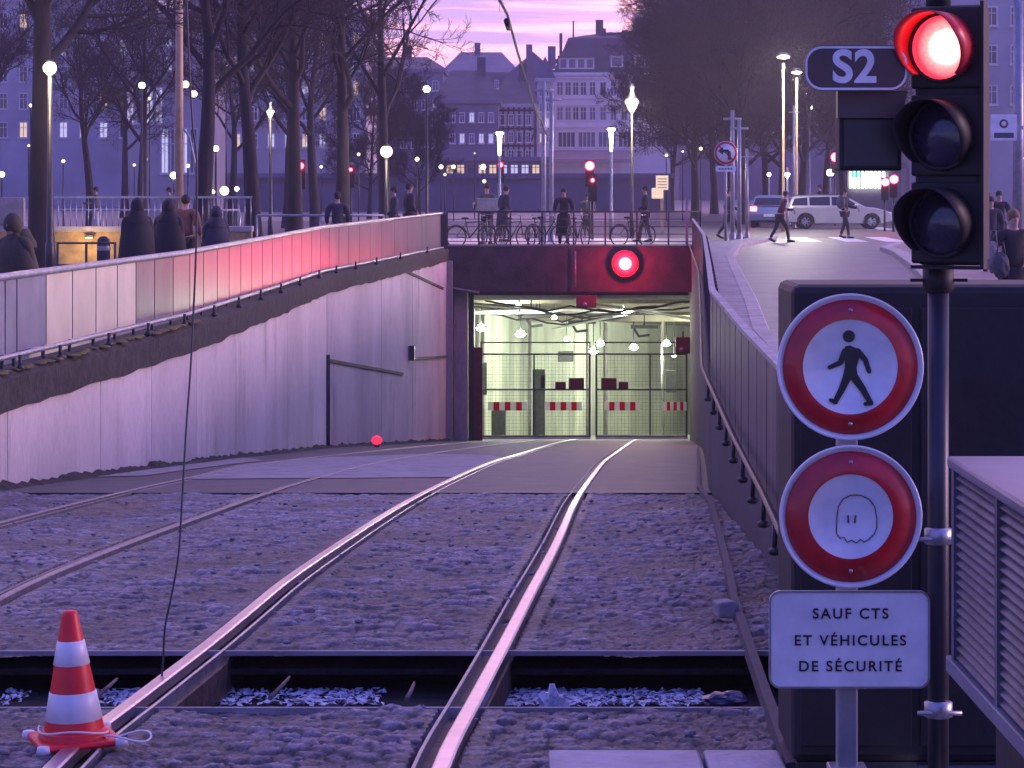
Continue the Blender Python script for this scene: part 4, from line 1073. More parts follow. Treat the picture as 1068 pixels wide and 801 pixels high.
# ------------------------------------------------------------------ trees
def grow(seed, H, fork, spread, lv=(8,6,6,6,4), upw=.25, r0=.24, twl=.85):
    rnd = random.Random(seed)
    thick, thin = [], []
    def path(p, d, L, r, k, wob, up):
        pts = [p.copy()]; rr = [r]
        for i in range(k):
            d = (d+Vector((rnd.gauss(0,wob),rnd.gauss(0,wob),rnd.gauss(0,wob)+up))).normalized()
            p = p+d*(L/k); pts.append(p.copy()); rr.append(r*(1-.62*(i+1)/k))
        return pts, rr, d
    def rec(p, d, L, r, lev):
        k = 5 if lev < 2 else (3 if lev < 4 else 2)
        pts, rr, de = path(p, d, L, r, k, .16 if lev < 3 else .22, upw*.25)
        (thick if lev < 2 else thin).append((pts, rr))
        if lev >= len(lv)-1: return
        n = lv[lev+1]
        for j in range(n):
            t = .25+.75*(j+rnd.random())/n; i = min(int(t*k), k-1); u = t*k-i
            q_ = pts[i].lerp(pts[i+1], u); dd = (pts[i+1]-pts[i]).normalized()
            ax = dd.orthogonal().normalized(); ax.rotate(Matrix.Rotation(rnd.uniform(0,6.283),3,dd))
            nd = dd.copy(); nd.rotate(Matrix.Rotation(R(rnd.uniform(25,62)),3,ax)); nd.z += upw*.6; nd.normalize()
            rec(q_, nd, L*rnd.uniform(.42,.66)*(1.15-t*.35), max(rr[i]*.55, .007), lev+1)
    tp, tr, td = path(Vector((0,0,0)), Vector((0,0,1)), H*.72, r0, 8, .035, .1)
    tr = [r0*(1-.75*i/8) for i in range(9)]; tr[0] = r0*1.25
    thick.append((tp, tr))
    for j in range(lv[0]):
        t = fork/(H*.72)+(1-fork/(H*.72))*(j+rnd.random()*.6)/lv[0]; t = min(t, .99); i = min(int(t*8), 7)
        q_ = tp[i].lerp(tp[i+1], t*8-i); a = j*2.4+rnd.uniform(-.4,.4); el = R(rnd.uniform(25,60))
        rec(q_, Vector((math.cos(a)*math.cos(el), math.sin(a)*math.cos(el), math.sin(el))), spread*rnd.uniform(.8,1.2), tr[i]*.55, 0)
    return thick, thin
def mesh_thin(name, thin, m, rmin):
    A, B, RA, RB = [], [], [], []
    for pts, rr in thin:
        for i in range(len(pts)-1): A.append(pts[i]); B.append(pts[i+1]); RA.append(max(rr[i],rmin)); RB.append(max(rr[i+1],rmin*.6))
    A = np.array([tuple(v) for v in A]); B = np.array([tuple(v) for v in B]); RA = np.array(RA)[:,None]; RB = np.array(RB)[:,None]
    D = B-A; D /= np.linalg.norm(D, axis=1, keepdims=True)+1e-9
    ref = np.where(np.abs(D[:,2:3]) < .9, np.array([[0,0,1.]]), np.array([[1.,0,0]]))
    U = np.cross(D, ref); U /= np.linalg.norm(U, axis=1, keepdims=True)+1e-9; W = np.cross(D, U)
    vs = []
    for P_, r_ in ((A,RA),(B,RB)):
        for k in range(3):
            a = 2*math.pi*k/3; vs.append(P_+(U*math.cos(a)+W*math.sin(a))*r_)
    V = np.stack(vs, 1).reshape(-1,3); n = len(A); base = (np.arange(n)*6)[:,None]
    Fq = np.concatenate([base+np.array([[k,(k+1)%3,3+(k+1)%3,3+k]]) for k in range(3)], 1).reshape(-1,4)
    me = bpy.data.meshes.new(name); me.vertices.add(len(V)); me.vertices.foreach_set('co', V.ravel())
    me.loops.add(Fq.size); me.loops.foreach_set('vertex_index', Fq.ravel().astype(np.int32))
    me.polygons.add(len(Fq)); me.polygons.foreach_set('loop_start', np.arange(0,Fq.size,4)); me.polygons.foreach_set('loop_total', np.full(len(Fq),4))
    me.update(); me.materials.append(m); return me
TREES = []
def proto_tree(seed, H, fork, spread, lv, r0, rmin, upw=.25):
    th, tn = grow(seed, H, fork, spread, lv, upw, r0)
    b = MB()
    for pts, rr in th: b.tube(pts, rr, 8 if rr[0] > .1 else 5, cap=False)
    me1 = bpy.data.meshes.new('trunk'); me1.from_pydata(b.v, [], b.f); me1.materials.append(M['bark']); me1.polygons.foreach_set('use_smooth', [True]*len(b.f))
    return me1, mesh_thin('crown', tn, M['twig'], rmin)
for sd in (1,2,3): TREES.append(proto_tree(sd, 13, 4.2, 3.9, (10,6,6,5,4), .27, .010))
for sd in (11,12,13): TREES.append(proto_tree(sd, 15, 2.6, 4.4, (16,8,7,7,4), .22, .013, .3))
TREES.append(proto_tree(21, 13, 3.6, 4.2, (8,5,5,3,2), .22, .010, .55))
def tree(px, Y, k, label, group, rz_=None, s=1.0):
    t = empty('bare_tree', (PX(px,Y),Y,0), label, 'tree', group, rz_ if rz_ is not None else (px*7.3) % 6.28); t.scale = (s,s,s)
    for me, n in zip(TREES[k], ('trunk','crown')): o = bpy.data.objects.new(n, me); col.objects.link(o); o.parent = t
G1 = 'bare trees lining the left bank'
tree(43, 55, 0, 'thick dark bare tree nearest the camera at far left', G1, 1.0, 1.0)
tree(207, 76, 1, 'bare tree behind the dangling cable and ochre mast', G1, .3, 1.0)
tree(265, 82, 2, 'straight bare tree third from the left edge', G1, 2.0)
tree(307, 88, 0, 'forked bare tree with red light beside its trunk', G1, 4.0)
tree(357, 94, 1, 'bare tree just left of the glowing park lamp', G1, 5.0)
tree(402, 100, 6, 'bare tree with upright twigs against the pink sky', G1, 1.0, 1.05)
G2 = 'bare trees further back on the left'
for px, Y, k, s in ((330,118,1,.9),(-10,120,1,.9),(95,125,2,.8),(150,118,0,.85),(240,135,1,.8),(300,128,2,.95),(130,165,0,.9),(385,160,3,.6),(437,170,5,.5)):
    tree(px, Y, k, 'bare tree of the second row, %s' % {280:'right of the third trunk',330:'left of the fifth trunk',-10:'behind the far left edge',95:'right of the thick trunk',150:'left of the ochre mast',240:'between the second and third trunks',300:'behind the forked tree',345:'behind the red light',130:'the most distant at left',385:'low and behind the glowing lamp',437:'low and isolated at the right end'}[px], G2, None, s)
G3 = 'dense bare trees right of the white building'
for px, Y, k, s, w in ((725,150,3,.98,'leftmost, over the kiosk'),(775,140,4,1.0,'over the no left turn sign'),(835,145,5,1.05,'behind the twin street lamps'),(880,160,3,1.0,'over the green lit shop'),(745,185,5,1.12,'back row, beside the round roofed building'),
                       (800,190,4,1.25,'back row, in the middle of the mass'),(860,200,5,1.25,'back row, right of the middle'),(700,205,4,.95,'back row, nearest the white building'),(920,210,3,1.0,'furthest right, behind the signal'),(760,165,3,1.05,'second row, over the pale masts'),(815,170,4,1.1,'second row, between the twin lamps and the sign'),(895,185,5,1.1,'second row, near the signal')):
    tree(px, Y, k, 'dense purple bare tree, '+w, G3, None, s)

# ------------------------------------------------------------------ buildings
def building(name, label, x0, x1, top, Y, depth, m, rows=(), roof=None, roof_m='roof_dark', lit=(0,0), cat='building', cols=None, pane=None, frame='fac_white', seed=0):
    """x0,x1,top: extent seen in the photo at distance Y; rows: (y0,y1) of window rows"""
    X0, X1 = PX(x0,Y), PX(x1,Y); zt = PZ(top, Y); t = empty(name, ((X0+X1)/2,Y,0), label, cat); cx = (X0+X1)/2
    b = MB(); b.box(X0-cx, X1-cx, 0, depth, -.05, zt); b.build('wall', m, t)
    b = MB(); b.box(X0-cx-.25, X1-cx+.25, -.3, depth+.2, zt, zt+.35); b.build('cornice', m, t)
    if roof:
        rh, kind = roof; w = X1-X0; b = MB(); z = zt+.35; x0_, x1_ = X0-cx, X1-cx
        if kind == 'gable': b.prism([(x0_-.3,z),(0,z+rh),(x1_+.3,z)], -.3, depth)
        elif kind == 'hip': 
            b.add([(x0_-.3,-.3,z),(x1_+.3,-.3,z),(x1_+.3,depth,z),(x0_-.3,depth,z),(x0_+w*.22,depth*.5,z+rh),(x1_-w*.22,depth*.5,z+rh)], [(0,1,5,4),(1,2,5),(2,3,4,5),(3,0,4)])
        else:
            i = min(rh*.35, w*.2)
            b.add([(x0_,0,z),(x1_,0,z),(x1_,depth,z),(x0_,depth,z),(x0_+i,i,z+rh*.8),(x1_-i,i,z+rh*.8),(x1_-i,depth-i,z+rh*.8),(x0_+i,depth-i,z+rh*.8),(0,depth/2,z+rh)],
                  [(0,1,5,4),(1,2,6,5),(2,3,7,6),(3,0,4,7),(4,5,8),(5,6,8),(6,7,8),(7,4,8)])
        r = b.build('roof', M[roof_m], t)
        rnd = random.Random(seed); b = MB()
        for k in range(max(1,int(w/7))):
            xx = x0_+w*(.25+.5*rnd.random()); b.box(xx,xx+.8,depth*.4,depth*.4+.7,z+rh*.5,z+rh+1.2)
        b.build('chimney', M[roof_m], r)
    rnd = random.Random(seed+1); cache = {}
    for (y0, y1, px_list, w) in rows:
        h = (y1-y0)/F*Y; ww = w/F*Y; key = (round(h,2), round(ww,2))
        if key not in cache:
            b = MB(); e = .09
            b.box(-ww/2-e,-ww/2,-.06,.02,-e,h+e); b.box(ww/2,ww/2+e,-.06,.02,-e,h+e); b.box(-ww/2,ww/2,-.06,.02,h,h+e); b.box(-ww/2-e*1.5,ww/2+e*1.5,-.14,.02,-e*1.6,-.001)
            if w < 12: b.box(-.03,.03,-.045,.0,0,h); b.box(-ww/2,ww/2,-.043,.0,h*.66,h*.66+.05)
            else:
                for q in range(1,4): b.box(-ww/2+ww*q/4-.04,-ww/2+ww*q/4+.04,-.045,.0,0,h)
            f = b.build('window', M[frame], t)
            b = MB(); b.box(-ww/2,ww/2,-.025,.01,0,h); p = b.build('pane', M['pane_dark'], f)
            cache[key] = (f.data, p.data); col.objects.unlink(f); bpy.data.objects.remove(p); bpy.data.objects.remove(f)
        for px in px_list:
            f = bpy.data.objects.new('window', cache[key][0]); col.objects.link(f); f.parent = t; f.location = (PX(px,Y)-cx, 0, PZ(y1,Y))
            p = bpy.data.objects.new('pane', cache[key][1]); col.objects.link(p); p.parent = f
            c = rnd.random()
            mm = E_WIN if c < lit[0] else (E_WINW if c < lit[0]+lit[1] else (M['pane_mid'] if c < .5 else M['pane_dark'])) if len(lit) == 2 else (M["pane_dark"] if c < .6 else M['pane_mid'])
            if mm is not M['pane_dark']: p.material_slots[0].link = 'OBJECT'; p.material_slots[0].material = mm
    return t
def rng(a, b_, n): return [a+(b_-a)*k/(n-1) for k in range(n)]
Yb = 300
t = building('corner_building', 'white corner building with two rows of windows and mansard roof', 577, 702, 79, Yb, 14, M['fac_white'],
    [(86,99,[584,592.5,600.5,608.5,618,629,640,651,662,673,684,695],5.4),(112,125,[584,592.5,600.5,608.5,618,629,640,651,662,673,684,695],5.4),(138,153,[591,612,633,654,675,694],17)], (4.6,'mansard'), seed=4)
cx = t.location.x
b = MB()
for y0, y1 in ((80,82),(100,103),(108,110),(127,133),(155,157)): b.box(PX(575,Yb)-cx, PX(703,Yb)-cx, -.22, -.01, PZ(y1,Yb), PZ(y0,Yb))
b.build('string_course', M['fac_white'], t)
b = MB(); b.add([(PX(577,Yb)-cx,-2.2,PZ(166,Yb)),(PX(660,Yb)-cx,-2.2,PZ(166,Yb)),(PX(660,Yb)-cx,-.02,PZ(157,Yb)),(PX(577,Yb)-cx,-.02,PZ(157,Yb))], [(0,1,2,3)]); b.box(PX(577,Yb)-cx, PX(660,Yb)-cx, -2.25,-2.15,PZ(170,Yb),PZ(166,Yb)); b.build('awning', M['fac_pink'], t)
for a, c, y0, y1 in ((583,620,60,72),(637,650,58,70),(662,673,57,70),(684,694,58,70)):
    b = MB(); b.box(PX(a,Yb)-cx, PX(c,Yb)-cx, .15, 3, PZ(y1,Yb), PZ(y0,Yb)); d = b.build('dormer', M['fac_white'], t)
    b = MB(); n = max(1,int((c-a)/8)); w = (c-a)/n
    for k in range(n): b.box(PX(a+w*k+1.5,Yb)-cx, PX(a+w*k+w-1.5,Yb)-cx, .1,.149, PZ(y1-1.5,Yb), PZ(y0+2,Yb))
    b.build('pane', M['pane_mid'], d)
    b = MB(); b.box(PX(a-1,Yb)-cx, PX(c+1,Yb)-cx, -.1, 3, PZ(y0,Yb), PZ(y0-2,Yb)); b.build('dormer_roof', M['roof_dark'], d)
b = MB()
for px, y0, y1, w in ((584,33,60,3),(598,20,44,1.5),(607,36,45,4),(628,28,40,5),(667,17,45,9),(677,9,45,6),(650,30,44,5)): b.box(PX(px,Yb)-cx, PX(px+w,Yb)-cx, 3, 4, PZ(y1,Yb), PZ(y0,Yb))
b.build('chimney', M['roof_dark'], t)
# upper ridge of roof
b = MB(); b.prism([(PX(x,Yb)-cx, PZ(y,Yb)) for x,y in ((578,62),(592,52),(602,38),(612,42),(624,34),(660,30),(702,22),(702,62))], 4, 11); b.build('upper_roof', M['roof_dark'], t)
building('gabled_house', 'narrow pale gabled house left of the white corner building', 561, 576, 85, 290, 10, M['fac_blue'], [(92,100,[565,572],3.5),(108,116,[565,572],3.5),(124,132,[565,572],3.5),(140,148,[565,572],3.5)], (2.2,'gable'), 'roof_blue', (.02,.1), seed=2)
t = building('half_timbered_house', 'half timbered house with white infill left of the narrow gabled house', 518, 559, 112, 280, 10, M['fac_blue'], [(120,130,[524,533,542,551],4),(138,148,[524,533,542,551],4),(157,168,[524,533,542,551],5)], (2.9,'hip'), 'roof_dark', (.03,.2), seed=5)
cx = t.location.x; b = MB()
for px in rng(519,558,8): b.box(PX(px,280)-cx-.09, PX(px,280)-cx+.09, -.05,-.01, PZ(170,280), PZ(112,280))
for y in (115,134,152): b.box(PX(518,280)-cx, PX(559,280)-cx, -.055,-.012, PZ(y+1.2,280), PZ(y-1,280))
for px in (521,537,553): b.bar((PX(px,280)-cx,-.03,PZ(150,280)),(PX(px+5,280)-cx,-.03,PZ(136,280)),.05,.15)
b.build('timber_frame', M['timber'], t)
building('distant_house', 'bluish house with low roof under the faint mountain of roofs', 455, 520, 108, 270, 12, M['fac_dark'], [(118,127,rng(462,512,6),4),(140,149,rng(462,512,6),4)], (3.0,'hip'), 'roof_dark', (.02,.08), seed=6)
building('distant_house', 'far blue roofed house peeking over the half timbered one', 530, 582, 82, 360, 14, M['roof_blue'], [(86,92,rng(538,575,4),3)], (3.0,'gable'), 'roof_blue', seed=8)
building('distant_house', 'far long blue roofed house left of the overhead wire', 462, 540, 78, 380, 16, M['roof_blue'], [(84,92,rng(470,530,6),3)], (3.0,'hip'), 'roof_blue', seed=7)
building('distant_house', 'dark house right behind the tree with upright twigs', 380, 462, 75, 300, 14, M['fac_dark'], [(y,y+9,rng(388,454,7),5) for y in (85,105,125,145)], (1.5,'hip'), 'roof_dark', (.04,.05), seed=9)
building('apartment_building', 'large grey facade behind the left row of trees', 165, 382, 20, 230, 18, M['fac_grey'], [(y,y+13,rng(176,372,12),6) for y in (35,60,85,112,140)], (2.5,'hip'), 'roof_dark', (.22,.16), seed=12)
building('apartment_building', 'bluish facade at the far left edge behind the thick tree', -90, 160, 2, 240, 18, M['fac_blue'], [(y,y+15,rng(-80,150,12),7) for y in (14,42,70,98,128)], (3,'hip'), 'roof_blue', (.2,.2), seed=14)
building('glazed_hall', 'low glass fronted hall with lit panes behind the left trees', 128, 215, 85, 180, 12, M['fac_grey'], [(92,128,[136,146,156,166],6),(135,180,[172,182,192,202],6)], None, lit=(.22,.25), seed=15)
building('large_roofed_building', 'tall building with steep roof rising behind the right trees', 708, 905, 28, 330, 20, M['fac_dark'], [(y,y+12,rng(725,890,9),6) for y in (45,70,95,125)], (6,'hip'), 'roof_dark', (.1,.03), seed=17)
building('side_street_house', 'purple blue facade at the right edge behind the signal', 948, 1110, -30, 170, 14, M['fac_blue'], [(y,y+18,[1034,1060,1086],10) for y in (8,48,90)], None, lit=(.02,.02), seed=18)
# low band of dark shrubs/walls under the buildings, far end of the square
building('arcade', 'low dark arcade with small bright shop windows across the square', 452, 575, 168, 240, 6, M['fac_dark'], [(172,181,rng(458,570,11),7)], None, lit=(.25,.65), seed=21, frame='fac_dark')
building('garden_wall', 'long dark garden wall beyond the left railing', 180, 700, 186, 200, .6, M['fac_dark'], cat='wall')
building('shop', 'shop with bright greenish white window right of the silver car', 884, 940, 176, 165, 6, M['fac_dark'], [], None, seed=22)
b = MB(); b.box(PX(886,164.9), PX(924,164.9), 164.8, 164.9, PZ(196,165), PZ(179,165)); o = b.build('shop_front', E_SHOP); o.parent = bpy.data.objects['shop']; o.matrix_parent_inverse = Matrix.Translation(-bpy.data.objects['shop'].location)
b = MB(); b.box(PX(888,164.7), PX(897,164.7), 164.6, 164.7, PZ(185,165), PZ(179,165)); o = b.build('green_cross_panel', E_GREEN); o.parent = bpy.data.objects['shop']; o.matrix_parent_inverse = Matrix.Translation(-bpy.data.objects['shop'].location)
b = MB()
for px in rng(888,923,9): b.box(PX(px,164.5), PX(px+1.2,164.5), 164.4, 164.5, PZ(196,165), PZ(178,165))
o = b.build('mullion', M['dark_metal']); o.parent = bpy.data.objects['shop']; o.matrix_parent_inverse = Matrix.Translation(-bpy.data.objects['shop'].location)

# ------------------------------------------------------------------ lamps, masts, signals
def pole_lamp(px, py, Y, r, label, kind='globe', m=None, group='street lamps', light=0, pole=True, pm='pole_grey', c=(1,.8,.55)):
    p = PT(px, py, Y); m = m or E_LAMP; t = empty('street_lamp', (p.x,Y,0), label, 'street lamp', group); h = p.z
    if pole:
        b = MB(); b.tube([(0,.0,0),(0,.0,.9),(0,.0,.95),(0,0,h-r*.9)], [.09,.085,.06,.04], 10); b.build('pole', M[pm], t)
    if kind == 'globe':
        b = MB(); b.ell((0,0,h), r, r, r, 14, 10); b.build('globe', m, t)
        b = MB(); b.lathe([(r*.5,h+r*.85),(r*.55,h+r*1.0),(r*.15,h+r*1.25),(0,h+r*1.4)], 12); b.lathe([(.04,h-r*1.25),(r*.5,h-r*.95),(r*.5,h-r*.85)], 12); b.build('fitting', M['dark_metal'], t)
    elif kind == 'cone':
        b = MB(); b.lathe([(.05,h-r*5),(r*.55,h-r*.5),(r,h),(r*.6,h+r*.5),(0,h+r*.6)], 14); b.build('cone_shade', m, t)
        b = MB(); b.lathe([(r*1.15,h+r*.3),(r*1.2,h+r*.45),(0,h+r*.9)], 14); b.build('cap', M['dark_metal'], t)
    elif kind == 'drop':
        b = MB(); b.lathe([(.02,h-r*1.6),(r*.5,h-r*.9),(r,h+r*.1),(r*.8,h+r*.5),(0,h+r*.6)], 14); b.build('globe', m, t)
        b = MB(); b.lathe([(r*.85,h+r*.5),(r*.5,h+r*.9),(r*.25,h+r*1.6),(r*.4,h+r*2.2),(.0,h+r*2.8)], 12); b.build('crown_cap', M['pole_grey'], t)
    elif kind == 'head':
        b = MB(); b.lathe([(0,h-r*.2),(r*.9,h-r*.1),(r*.95,h+r*.15)], 16); b.build('lamp_glass', m, t)
        b = MB(); b.lathe([(r,h+r*.15),(r*1.1,h+r*.2),(r*.5,h+r*.7),(0,h+r*.8)], 16); b.build('shade', M['dark_metal'], t)
    if light:
        l = bpy.data.lights.new('street_light', 'POINT'); l.energy = light; l.color = c; l.shadow_soft_size = r
        o = bpy.data.objects.new('street_light', l); col.objects.link(o); o.location = (p.x,Y-r-.12,h-r*.6)
    return t
pole_lamp(52, 71, 53.5, .13, 'warm glowing lamp in front of the thick left trunk', 'globe', pm='dark_metal', light=140, c=(1,.75,.42))
pole_lamp(148, 89, 110, .13, 'small white lamp left of the ochre mast', 'globe', E_LAMPW, pm='dark_metal')
pole_lamp(193, 88, 90, .13, 'upper warm lamp touching the ochre mast', 'globe', pole=False)
pole_lamp(202, 98, 92, .12, 'small lamp just below right of the mast lamp', 'globe', pole=False)
pole_lamp(282, 117, 86, .12, 'tall oval lamp between two left trunks', 'drop', E_LAMP, light=60, pm='dark_metal')
pole_lamp(403, 158, 93, .2, 'big glowing lamp at the base of the right end tree', 'globe', light=110, pm='dark_metal')
pole_lamp(445, 93, 100, .13, 'single pale lamp under the pink sky', 'globe', emat('lamp_soft', (1,.8,.7), 4), pm='dark_metal')
pole_lamp(225, 155, 120, .13, 'lamp right of the dangling cable', 'globe', E_LAMPW, pm='dark_metal')
pole_lamp(521, 139, 110, .17, 'slender white cone lamp left of the overhead wire', 'cone', emat('lamp_cone', (1,.93,.85), 7))
pole_lamp(637.5, 135, 112, .17, 'white cone lamp in front of the corner building', 'cone', MATS['lamp_cone'])
pole_lamp(659, 107, 105, .26, 'bright drop shaped lantern beside lit branches', 'drop', light=700, c=(1,.85,.45), pm='dark_metal')
pole_lamp(817, 60, 120, .28, 'taller of the twin street lamps above the car', 'head', light=1500, pm='ochre_pole', c=(1,.9,.75))
pole_lamp(831, 76, 130, .25, 'shorter of the twin street lamps above the car', 'head', light=700, pm='ochre_pole', c=(1,.9,.75))
pole_lamp(844, 112, 150, .2, 'small round lamp right of the twin lamps', 'globe', E_LAMPW)
pole_lamp(839, 97, 155, .12, 'tiny lamp between the twin lamps and round lamp', 'globe', E_LAMPW, pole=False)
pole_lamp(821, 182, 125, .12, 'tubular glowing bollard lamp over the car roof', 'drop', emat('lamp_cone2', (1,.9,.8), 12))
pole_lamp(802, 182, 140, .1, 'small white lamp left of the glowing tube', 'globe', E_LAMPW)
pole_lamp(866, 180, 150, .2, 'white lamp directly under the far red signal', 'globe', E_LAMPW)
spots = [(66,168,110,.09),(152,166,130,.1),(181,183,118,.18),(196,173,120,.1),(234,199,98,.2),(222,200,98,.1),(247,197,99,.1),(2,182,90,.12),(156,103,125,.08),(374,161,120,.09),(335,174,140,.08),(460,174,150,.15),(473,174,152,.14),
         (464,182,148,.1),(504,174,150,.17),(505,189,145,.12),(435,166,130,.13),(495,160,160,.06),(695,162,150,.08),(712,158,150,.07),(731,155,150,.12),(32,110,120,.1),(1064,165,90,.15),(236,69,120,.06),(140,172,140,.09),(30,152,100,.06)]
for k, (px, py, Y, r) in enumerate(spots):
    p = PT(px, py, Y); side = 'left trees' if px < 300 else ('square beyond the railing' if px < 560 else 'right trees')
    t = empty('distant_lamp', (p.x,Y,p.z), 'tiny light among the %s, %s, %d percent across the picture' % (side, ['low','high'][py < 130], round(px/10.68)), 'lamp', 'distant lights across the square')
    r *= .8; b = MB(); b.ell((0,0,0), r, r, r, 10, 7); b.build('globe', [E_LAMP,E_FAINT,E_LAMPW,E_FAINT2][k%4], t)
    b = MB(); b.tube([(0,0,-p.z),(0,0,-r*.8)], .03, 5); b.build('pole', M['dark_metal'], t)
# ochre catenary mast
t = empty('catenary_mast', (PX(187,72),72,0), 'ochre lit steel mast standing behind the dangling cable', 'mast')
b = MB(); b.tube([(0,0,0),(0,0,9)], [.11,.085], 12); b.build('pole', M['ochre_pole'], t)
b = MB(); b.tube([(0,0,3.5),(.25,0,3.2),(.42,0,2.4),(.42,0,0)], .03, 6); b.build('down_pipe', M['pole_grey'], t)
def mast(px, y0, Y, r, label, m='pole_grey'):
    t = empty('mast', (PX(px,Y),Y,0), label, 'mast'); b = MB(); h = PZ(y0,Y); b.tube([(0,0,0),(0,0,h)], [r,r*.8], 10); b.build('pole', M[m], t)
    b = MB(); b.tube([(-r*4,0,h-.3),(r*4,0,h-.3)], r*.5, 6); b.lathe([(r*1.6,0),(r*1.6,.2),(r,.3)], 10); b.build('fitting', M['pole_grey'], t); return t
mast(567, 85, 98, .09, 'left of the two pale masts under the overhead wire')
mast(575, 95, 99, .085, 'right of the two pale masts under the overhead wire')
mast(771, 125, 100, .08, 'pale mast just right of the no left turn sign')
mast(779, 155, 102, .06, 'thin pale mast next to the taller pale mast')
mast(764, 115, 101, .08, 'pale mast close behind the no left turn sign')
mast(1062, -20, 60, .13, 'thick grey mast at the right edge')
mast(828, 110, 128, .06, 'thin mast between the twin street lamps')
def tlight(px, py, Y, r, label, n=3, lm=None, face=0):
    p = PT(px, py, Y); t = empty('traffic_light', (p.x,Y,0), label, 'traffic light', 'distant red traffic lights'); h = p.z
    b = MB(); b.box(-.15,.15,0,.2,h-.75,h+.2); b.build('housing', M['signal_black'], t)
    b = MB(); b.tube([(0,.1,0),(0,.1,h-.75)], .045, 8); b.build('pole', M['dark_metal'], t)
    b = MB(); b.lathe([(0,.03),(r,.0)], 16, (0,-.01,h), Matrix.Rotation(R(90),3,'X')); b.lathe([(r,0),(r*1.05,.12)], 16, (0,-.01,h), Matrix.Rotation(R(90),3,'X')); b.build('lens', lm or E_REDS, t)
    return t
tlight(313.5, 173, 92, .1, 'small red traffic light by the forked left tree')
tlight(522, 172, 120, .09, 'small red traffic light under the left cone lamp')
tlight(615, 173, 104, .15, 'red traffic light in front of the white building')
tlight(366, 177, 120, .06, 'faint red light behind the fifth trunk')
tlight(871, 164, 135, .19, 'red traffic light above the silver car')
tlight(923, 190, 120, .15, 'left of the red lights just beside the black signal')
tlight(932, 187, 118, .16, 'right of the red lights just beside the black signal')
tlight(618, 188, 102, .06, 'dim lower red signal under the central red light')
# no left turn sign
def noleft():
    Y = 96; p = PT(757, 159.5, Y); t = empty('no_left_turn_sign', (p.x,Y,0), 'round sign forbidding a left turn on its own post', 'road sign')
    rm = Matrix.Rotation(R(90),3,'X'); r = 12.3/F*Y; z = p.z
    b = MB(); b.lathe([(0,0),(r,0),(r,.03),(0,.03)], 32, (0,0,z), rm); b.build('plate', M['sign_white'], t)
    b = MB(); b.lathe([(r*.78,.034),(r*.97,.034),(r*.97,.038),(r*.78,.038)], 32, (0,0,z), rm); b.bar((-r*.6,-.036,z+r*.6),(r*.6,-.036,z-r*.6),.006,.05); b.build('red_ring', M['sign_red'], t)
    b = MB(); s = r/12.
    b.prism([((x)*s, z+y*s) for x,y in ((4,-7),(1.4,-7),(1.4,-1),(-3,2),(-1.5,4.2),(-7,3),(-5.4,-2.4),(-4.2,-.4),(1,2.2),(4,0))][0:0]+[((x)*s, z+y*s) for x,y in ((5,-7),(5,1),(2,3.5),(-3,3.5),(-3,6),(-8,2),(-3,-2),(-3,.6),(1,.6),(2,-.5),(2,-7))], -.045, -.05); b.build('arrow', M['sign_black'], t)
    b = MB(); b.prism([(x,z-r*1.35+y) for x,y in rrect(r*1.75,r*.5,r*.2)], -.03, 0); b.build('sub_plate', M['sign_white'], t)
    b = MB()
    for k in range(5): b.box(-r*.6+k*r*.25,-r*.6+k*r*.25+r*.14,-.034,-.031,z-r*1.42,z-r*1.28)
    b.build('small_print', M['sign_black'], t)
    b = MB(); b.tube([(0,.06,0),(0,.06,z+r)], .045, 8); b.build('post', M['pole_grey'], t)
noleft()
def white_sign():
    Y = 58; p = PT(1047, 133, Y); w, h = 27/F*Y, 27/F*Y; t = empty('pole_sign', p, 'white square sign with ring logo and blue bar on the right mast', 'sign')
    b = MB(); b.box(-w/2,w/2,0,.03,-h/2,h/2); b.build('plate', M['sign_white'], t, .005)
    b = MB(); b.lathe([(w*.1,.002),(w*.17,.002),(w*.17,.006),(w*.1,.006)], 24, (0,0,h*.15), Matrix.Rotation(R(90),3,'X')); b.build('ring_logo', M['plate_purple'], t)
    b = MB(); b.box(-w*.38,w*.38,-.006,-.001,-h*.4,-h*.2); b.build('blue_bar', M['litter_dark'], t)
    b = MB(); b.box(w*.2,w*.75,.03,.08,-.04,.04); b.build('bracket', M['galv'], t)
white_sign()
def kiosk():
    Y = 112; p = PT(689, 200, Y); t = empty('info_board', (p.x,Y,0), 'yellowish lit notice boards on a post in the square', 'notice board')
    b = MB(); b.box(-.18,.3,0,.1,PZ(198,Y),PZ(183,Y)); b.box(-.35,.1,-.05,-.01,PZ(207,Y),PZ(196,Y)); b.build('board', emat('board_lit', (1,.75,.5), .55), t)
    b = MB(); b.box(.0,.12,.02,.08,0,PZ(183,Y)); b.build('post', M['ochre_pole'], t)
    b = MB()
    for y in (186,189,192,195): b.box(-.12,.24,-.006,-.001,PZ(y+1,Y),PZ(y,Y))
    b.build('printed_lines', M['ochre_pole'], t)
kiosk()

